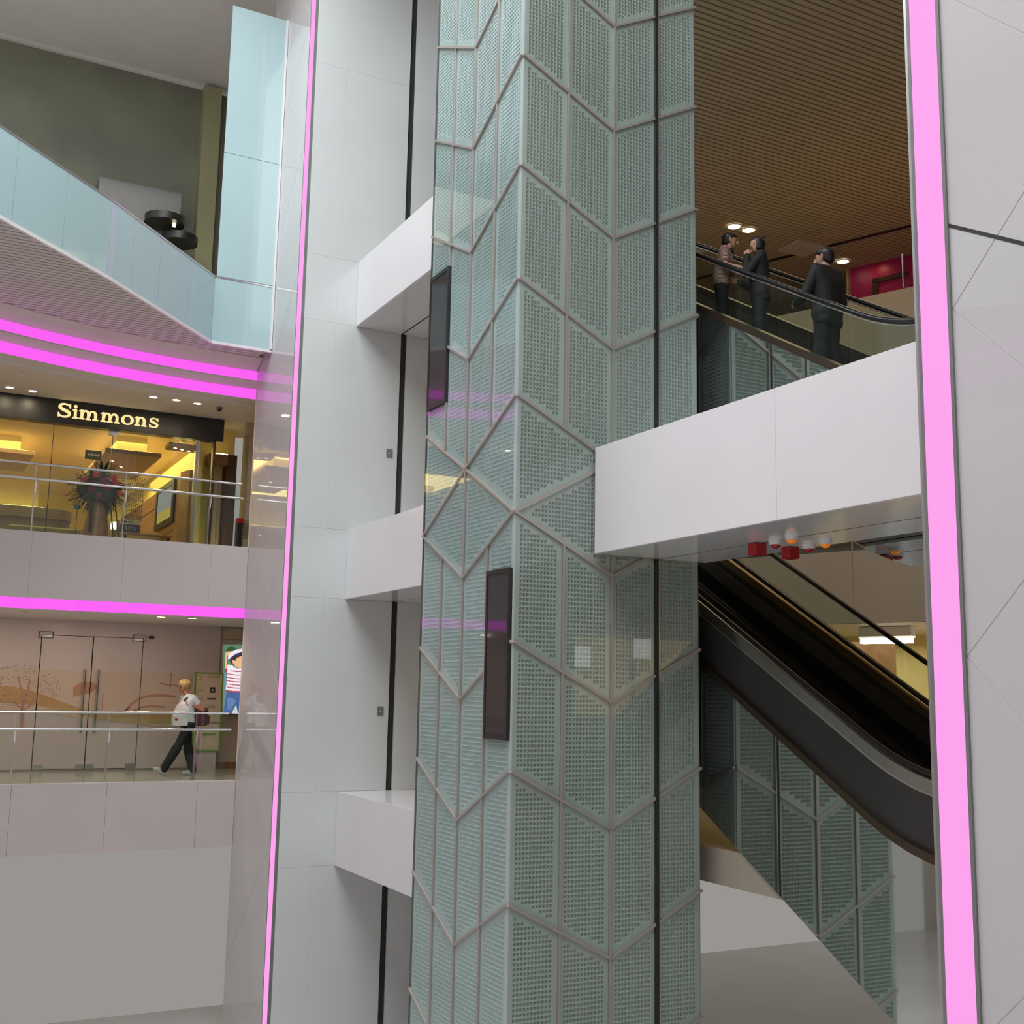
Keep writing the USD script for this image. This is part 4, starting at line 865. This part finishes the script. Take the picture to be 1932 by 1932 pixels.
# ================================================================== PEOPLE
ICO = trimesh.creation.icosphere(subdivisions=2).vertices
def hull(*balls):
    return m3.Manifold.hull_points(np.vstack([np.asarray(c, float)+ICO*np.asarray(r, float) for c, r in balls]).astype(np.float32))
def union(ms):
    return m3.Manifold.batch_boolean(ms, m3.OpType.Add)
def to_tm(m_):
    q = m_.to_mesh(); return trimesh.Trimesh(q.vert_properties[:, :3].astype(float), q.tri_verts, process=True)
def smooth(m_, edge, it=8):
    t = to_tm(m_.refine_to_length(edge)); t.merge_vertices()
    trimesh.smoothing.filter_taubin(t, lamb=.5, nu=.53, iterations=it); return t
def hand(w, d, n, side, curl=.5):                              # wrist, finger direction, palm normal, thumb side
    w, d, n = (np.array(q, float) for q in (w, d, n)); d /= np.linalg.norm(d); n -= d*n.dot(d); n /= np.linalg.norm(n); s = np.cross(n, d)*side
    ms = [hull((w, .024), (w+d*.03+s*.02, .017), (w+d*.03-s*.02, .017)), hull((w+d*.03+s*.022, .016), (w+d*.03-s*.022, .016), (w+d*.085+s*.03, .013), (w+d*.085-s*.03, .012))]
    for k, L in enumerate((.066, .076, .071, .056)):
        p = w+d*.085+s*(.030-.02*k); a = 0; r = .0095
        for j, fr in enumerate((.45, .3, .25)):
            a += curl*(.6 if j == 0 else 1.); dd = d*math.cos(a)+n*math.sin(a); q = p+dd*L*fr
            ms.append(hull((p, r), (q, r*.9))); p, r = q, r*.9
    p = w+d*.035+s*.028
    for L, aa in ((.035, .75), (.028, .45)):
        dd = d*math.cos(aa)+s*math.sin(aa)+n*curl*.5; dd /= np.linalg.norm(dd); q = p+dd*L; ms.append(hull((p, .0115), (q, .0098))); p = q
    return smooth(union(ms), .006, 6)
def rotz(a): c, s = math.cos(a), math.sin(a); return np.array(((c, -s, 0), (s, c, 0), (0, 0, 1)))
class Person:
    """Local frame: x forward, y left, z up; J holds the joints."""
    def __init__(self, lab, base, fwd, J, s=1., head=(0, 0), skin='skin'):
        self.base = np.array(base, float); a = math.atan2(fwd[1], fwd[0]); self.R = rotz(a)*s
        self.J = {k: np.array(v, float) for k, v in J.items()}; self.t = thing('person', lab, 'person', base); self.skin = skin
        self.hr = rotz(head[0]); c, q = math.cos(head[1]), math.sin(head[1]); self.hr = self.hr @ np.array(((c, 0, q), (0, 1, 0), (-q, 0, c)))
    def W(self, t):
        t = t.copy() if isinstance(t, trimesh.Trimesh) else trimesh.Trimesh(*t.arrays(), process=False); t.vertices = t.vertices@self.R.T+self.base; return t
    def put(self, name, t, m_, par=None, sm=True, lab=None): return obj(name, self.W(t), m_, par or self.t, sm, lab)
    def hp(self, *o): return self.J['head']+self.hr@np.array(o, float)
    def torso(self, g=0.):
        J = self.J; hl, hr_, wa, chs, sl, sr, nb = J['hipL'], J['hipR'], J['waist'], J['chest'], J['shL'], J['shR'], J['neck']
        lat = (sl-sr)/np.linalg.norm(sl-sr)
        return [hull((hl, .098+g), (hr_, .098+g), (wa+lat*.05, .098+g), (wa-lat*.05, .098+g)),
                hull((wa+lat*.05, .098+g), (wa-lat*.05, .098+g), (chs+lat*.075, .108+g), (chs-lat*.075, .108+g)),
                hull((chs+lat*.075, .108+g), (chs-lat*.075, .108+g), (sl-(0, 0, .015), .052+g), (sr-(0, 0, .015), .052+g), (nb-(0, 0, .02), .05+g))]
    def limb(self, a, b, ra, rb, g=0.): return hull((self.J[a], ra+g), (self.J[b], rb+g))
    def arms(self, S, g=0., fore=True):
        m_ = [self.limb('sh'+S, 'el'+S, .052, .040, g)]
        if fore: m_.append(self.limb('el'+S, 'wr'+S, .040, .027, g))
        return m_
    def legs(self, g=0., f=0.):
        m_ = []
        for S in 'LR': m_ += [self.limb('hip'+S, 'kn'+S, .082, .056, g), self.limb('kn'+S, 'an'+S, .056, .038, g+f)]
        return m_
    def body(self, hands):
        J = self.J; ms = self.torso()+self.arms('L')+self.arms('R')+self.legs()
        for S in 'LR': ms.append(hull((J['an'+S], .038), (J['he'+S], .03), (J['to'+S], .026)))
        ms.append(hull((J['neck'], .055), (self.hp(-.01, 0, -.06), .05)))
        ms.append(hull((self.hp(-.022, 0, .028), (.088, .074, .085)), (self.hp(.03, 0, .02), (.062, .062, .075)), (self.hp(.045, 0, -.068), (.036, .036, .036)), (self.hp(.035, 0, -.03), (.05, .055, .05))))
        bm = smooth(union(ms), .024, 8)
        ext = [hull((self.hp(.098, 0, .012), .008), (self.hp(.112, 0, -.022), .013), (self.hp(.095, 0, -.028), .014)),
               hull((self.hp(.088, .02, -.058), .007), (self.hp(.088, -.02, -.058), .007))]
        for q in (1, -1): ext.append(hull((self.hp(-.01, .076*q, .015), (.018, .008, .026)), (self.hp(-.012, .072*q, -.02), (.01, .008, .012))))
        parts = [bm]+[to_tm(e) for e in ext]+[hand(J['wr'+S], d, n, sd, c) for S, d, n, sd, c in hands]
        try:
            u = union([m3.Manifold(m3.Mesh(p.vertices.astype(np.float32), p.faces.astype(np.uint32))) for p in parts]); r = to_tm(u)
            if len(r.faces) < len(bm.faces)*.8: raise ValueError
        except Exception: r = trimesh.util.concatenate(parts)
        self.b = self.put('body', r, self.skin)
        for q in (1, -1): self.put('eye', MB().ball(self.hp(.082, .030*q, .012), (.008, .013, .008), 1), 'ink')
        self.put('mouth', MB().ball(self.hp(.093, 0, -.058), (.006, .022, .004), 1), mat_lip)
    def cloth(self, name, ms, m_, cuts=(), edge=.028, it=7, lab=None):
        u = union(ms)
        for nrm, off in cuts: u = u.trim_by_plane(nrm, off)
        return self.put(name, smooth(u, edge, it), m_, lab=lab)
    def hair_short(self, m_, grow=0.):
        u = hull((self.hp(-.030, 0, .045), (.092+grow, .082+grow, .080+grow)), (self.hp(.02, 0, .068), (.072, .070, .05)), (self.hp(-.055, 0, -.02), (.06+grow, .066+grow, .055)))
        face = hull((self.hp(.085, 0, -.03), (.05, .075, .075)), (self.hp(.16, 0, -.02), (.05, .1, .09)))
        self.put('hair', smooth(u-face, .018, 4), m_)
    def shoes(self, m_):
        for S in 'LR': self.put('shoe', smooth(hull((self.J['he'+S], .042), (self.J['to'+S], .036), (self.J['an'+S]*.6+self.J['he'+S]*.4, .045)), .02, 4), m_)
mat_lip = mat('lip', (.30, .08, .07), .5)

# woman walking left with white bag
ba = (4.95, 22.28, L2)
w1 = Person('blonde woman in pale top walking left with a white bag and backpack', ba, (-1, -.12, 0), dict(
    hipL=(.0, .085, .93), hipR=(0, -.085, .93), waist=(.02, 0, 1.08), chest=(.035, 0, 1.28), shL=(.0, .165, 1.43), shR=(.06, -.165, 1.43), neck=(.05, 0, 1.47), head=(.13, 0, 1.625),
    elL=(-.20, .20, 1.21), wrL=(.03, .17, 1.30), elR=(.08, -.21, 1.17), wrR=(.20, -.02, 1.28),
    knL=(.22, .09, .50), anL=(.44, .09, .13), heL=(.44, .09, .06), toL=(.60, .09, .14),
    knR=(-.06, -.09, .49), anR=(-.17, -.09, .085), heR=(-.20, -.09, .045), toR=(-.0, -.09, .037)), 1.0, head=(.35, .12), skin='skin_warm')
w1.body([('L', (1, -.2, .25), (0, -1, -.2), 1, .7), ('R', (.3, .7, .1), (.5, .3, 0), -1, .9)])
w1.cloth('top', w1.torso(.012)+[hull((w1.J['shL'], .068), (w1.J['shL']*.55+w1.J['elL']*.45, .058)), hull((w1.J['shR'], .068), (w1.J['shR']*.55+w1.J['elR']*.45, .058))], 'shirt', [((0, 0, 1), .97)])
w1.cloth('trousers', [hull((w1.J['hipL'], .112), (w1.J['hipR'], .112), (w1.J['waist']-(0, 0, .08), .108))]+w1.legs(.016, .018), 'trousers', [((0, 0, -1), -1.03)])
w1.hair_short('blonde', .022); w1.shoes('shoe')
w1.put('sunglasses', MB().ball(w1.hp(.088, .03, .014), (.008, .022, .014), 1).ball(w1.hp(.088, -.03, .014), (.008, .022, .014), 1), 'ink')
stp = MB(); 
for q in (1, -1): stp.tube([(-.05, .11*q, 1.49), (.13, .12*q, 1.40), (.14, .12*q, 1.25), (.02, .13*q, 1.10)], .016, 6)
w1.put('strap', stp, 'trousers', sm=30)
def softbox(c, h, r, e=.03):
    return smooth(hull(*[((c[0]+i*(h[0]-r), c[1]+j*(h[1]-r), c[2]+k*(h[2]-r)), r) for i in (-1, 1) for j in (-1, 1) for k in (-1, 1)]), e, 6)
bk = thing('backpack', 'dark maroon backpack hanging low on the walking woman', 'bag', ba)
obj('body', w1.W(softbox((-.20, .03, 1.08), (.13, .16, .17), .06)), 'maroon', bk, True); obj('pocket', w1.W(softbox((-.32, .03, 1.02), (.045, .12, .09), .03)), 'maroon', bk, True)
bg = thing('shopping_bag', 'white carrier bag held by the walking woman', 'bag', ba)
tb_ = MB().loft([np.array([(.08, .05, .92), (.33, .05, .92), (.33, .20, .92), (.08, .20, .92)]), np.array([(.06, .04, 1.1), (.34, .06, 1.1), (.33, .21, 1.1), (.06, .20, 1.1)]), np.array([(.08, .09, 1.30), (.26, .10, 1.30), (.26, .17, 1.30), (.08, .17, 1.30)]), np.array([(.09, .12, 1.355), (.2, .12, 1.355), (.2, .145, 1.355), (.09, .145, 1.355)])])
obj('bag', w1.W(tb_), 'bag_white', bg); obj('print', w1.W(MB().ball((.30, .205, 1.03), (.03, .012, .025), 1)), 'redlamp', bg)

def sit_on_step(x, y_): return (x, y_, step_z(y_, L3))
RT, FW = np.array((.885, -.465)), np.array((.465, .885))       # image right and away, as directions in plan
def stand(**k):
    d = dict(hipL=(0, .085, .90), hipR=(0, -.085, .90), waist=(0, 0, 1.04), chest=(.01, 0, 1.25), shL=(0, .18, 1.39), shR=(0, -.18, 1.39), neck=(.0, 0, 1.43), head=(.03, 0, 1.575),
        elL=(-.03, .24, 1.10), wrL=(.08, .22, .86), elR=(-.03, -.24, 1.10), wrR=(.08, -.22, .86),
        knL=(.02, .1, .48), anL=(0, .1, .085), heL=(-.04, .1, .042), toL=(.15, .11, .036), knR=(.02, -.1, .48), anR=(0, -.1, .085), heR=(-.04, -.1, .042), toR=(.15, -.11, .036))
    d.update(k); return d
# woman in black, hand at her mouth
wc_ = Person('woman in black suit with bobbed hair, hand at her mouth, on the escalator', sit_on_step(8.78, 10.42), (-RT*.9+FW*.1), stand(
    elL=(.20, .20, 1.12), wrL=(.17, .10, 1.40), elR=(.10, -.22, 1.08), wrR=(.26, -.10, 1.12), head=(.04, .02, 1.575)), .905, head=(.75, .05))
wc_.body([('L', (.05, -.25, .9), (-.3, -.5, 0), 1, .9), ('R', (.9, .4, .1), (0, 1, 0), -1, .6)])
wc_.cloth('jacket', wc_.torso(.024)+wc_.arms('L', .018)+wc_.arms('R', .018)+[hull((wc_.J['hipL']-(0.02, 0, .06), .112), (wc_.J['hipR']-(.02, 0, .06), .112), (wc_.J['waist'], .12))], 'suit', [((0, 0, 1), .77)])
wc_.cloth('trousers', [hull((wc_.J['hipL'], .106), (wc_.J['hipR'], .106))]+wc_.legs(.02, .022), 'trousers', [((0, 0, 1), .05)])
hb = hull((wc_.hp(-.025, 0, .045), (.108, .100, .092)), (wc_.hp(-.03, 0, -.040), (.088, .104, .050)))-hull((wc_.hp(.095, 0, -.045), (.062, .074, .085)), (wc_.hp(.2, 0, -.05), (.06, .10, .1)))
wc_.put('hair', smooth(hb, .018, 4), 'hair'); wc_.put('hair_clip', MB().bar(wc_.hp(-.06, .03, .12), wc_.hp(-.13, .05, .135), .012, .012), 'hair'); wc_.shoes('black_satin')
# man in striped shirt leaning on the rail
mb_ = Person('man in a striped polo shirt leaning on the escalator handrail', sit_on_step(8.5, 10.80), (RT*.95-FW*.2), stand(
    chest=(.06, 0, 1.22), shL=(.07, .18, 1.36), shR=(.05, -.18, 1.36), neck=(.09, 0, 1.40), head=(.13, 0, 1.545),
    elR=(.06, -.27, 1.10), wrR=(.30, -.27, 1.04), elL=(.16, .22, 1.12), wrL=(.36, .08, 1.10)), .86, head=(.1, .05), skin='skin_dim')
mb_.body([('R', (.75, -.1, -.65), (-.3, 0, -1), -1, .3), ('L', (.9, -.3, -.1), (0, 0, -1), 1, .5)])
mb_.cloth('shirt', mb_.torso(.016)+[hull((mb_.J['sh'+S], .07), (mb_.J['sh'+S]*.3+mb_.J['el'+S]*.7, .062)) for S in 'LR'], 'stripes', [((0, 0, 1), .86)])
mb_.cloth('collar', [hull((mb_.J['neck']+(0, 0, .0), .07), (mb_.J['neck']+(.01, 0, -.02), .082))], 'suit', [((0, 0, 1), 1.37), ((0, 0, -1), -1.43)], .02, 4)
mb_.cloth('trousers', [hull((mb_.J['hipL'], .11), (mb_.J['hipR'], .11))]+mb_.legs(.018, .02), 'trousers', [((0, 0, 1), .05)])
mb_.hair_short('hair'); mb_.shoes('black_satin')
# man in dark suit from behind
mc_ = Person('man in a dark suit seen from behind standing on the escalator', sit_on_step(8.65, 9.16), (-RT*.62+FW*.78), stand(
    elL=(.10, .27, 1.10), wrL=(.27, .20, 1.06), elR=(-.02, -.26, 1.08), wrR=(.10, -.24, .84)), .965, head=(.25, .02), skin='skin_dim')
mc_.body([('L', (.9, -.4, .1), (0, -1, 0), 1, .8), ('R', (.2, 0, -1), (.3, 1, 0), -1, .4)])
mc_.cloth('jacket', mc_.torso(.028)+mc_.arms('L', .02)+mc_.arms('R', .02)+[hull((mc_.J['hipL']-(0.01, 0, .08), .116), (mc_.J['hipR']-(.01, 0, .08), .116), (mc_.J['waist'], .125))], 'suit', [((0, 0, 1), .75)])
mc_.cloth('collar', [hull((mc_.J['neck'], .064), (mc_.J['neck']-(0, 0, .03), .08))], 'suit', [((0, 0, 1), 1.39), ((0, 0, -1), -1.45)], .02, 3)
mc_.cloth('trousers', [hull((mc_.J['hipL'], .11), (mc_.J['hipR'], .11))]+mc_.legs(.022, .024), 'trousers', [((0, 0, 1), .05)])
mc_.hair_short('hair', .004); mc_.shoes('black_satin')
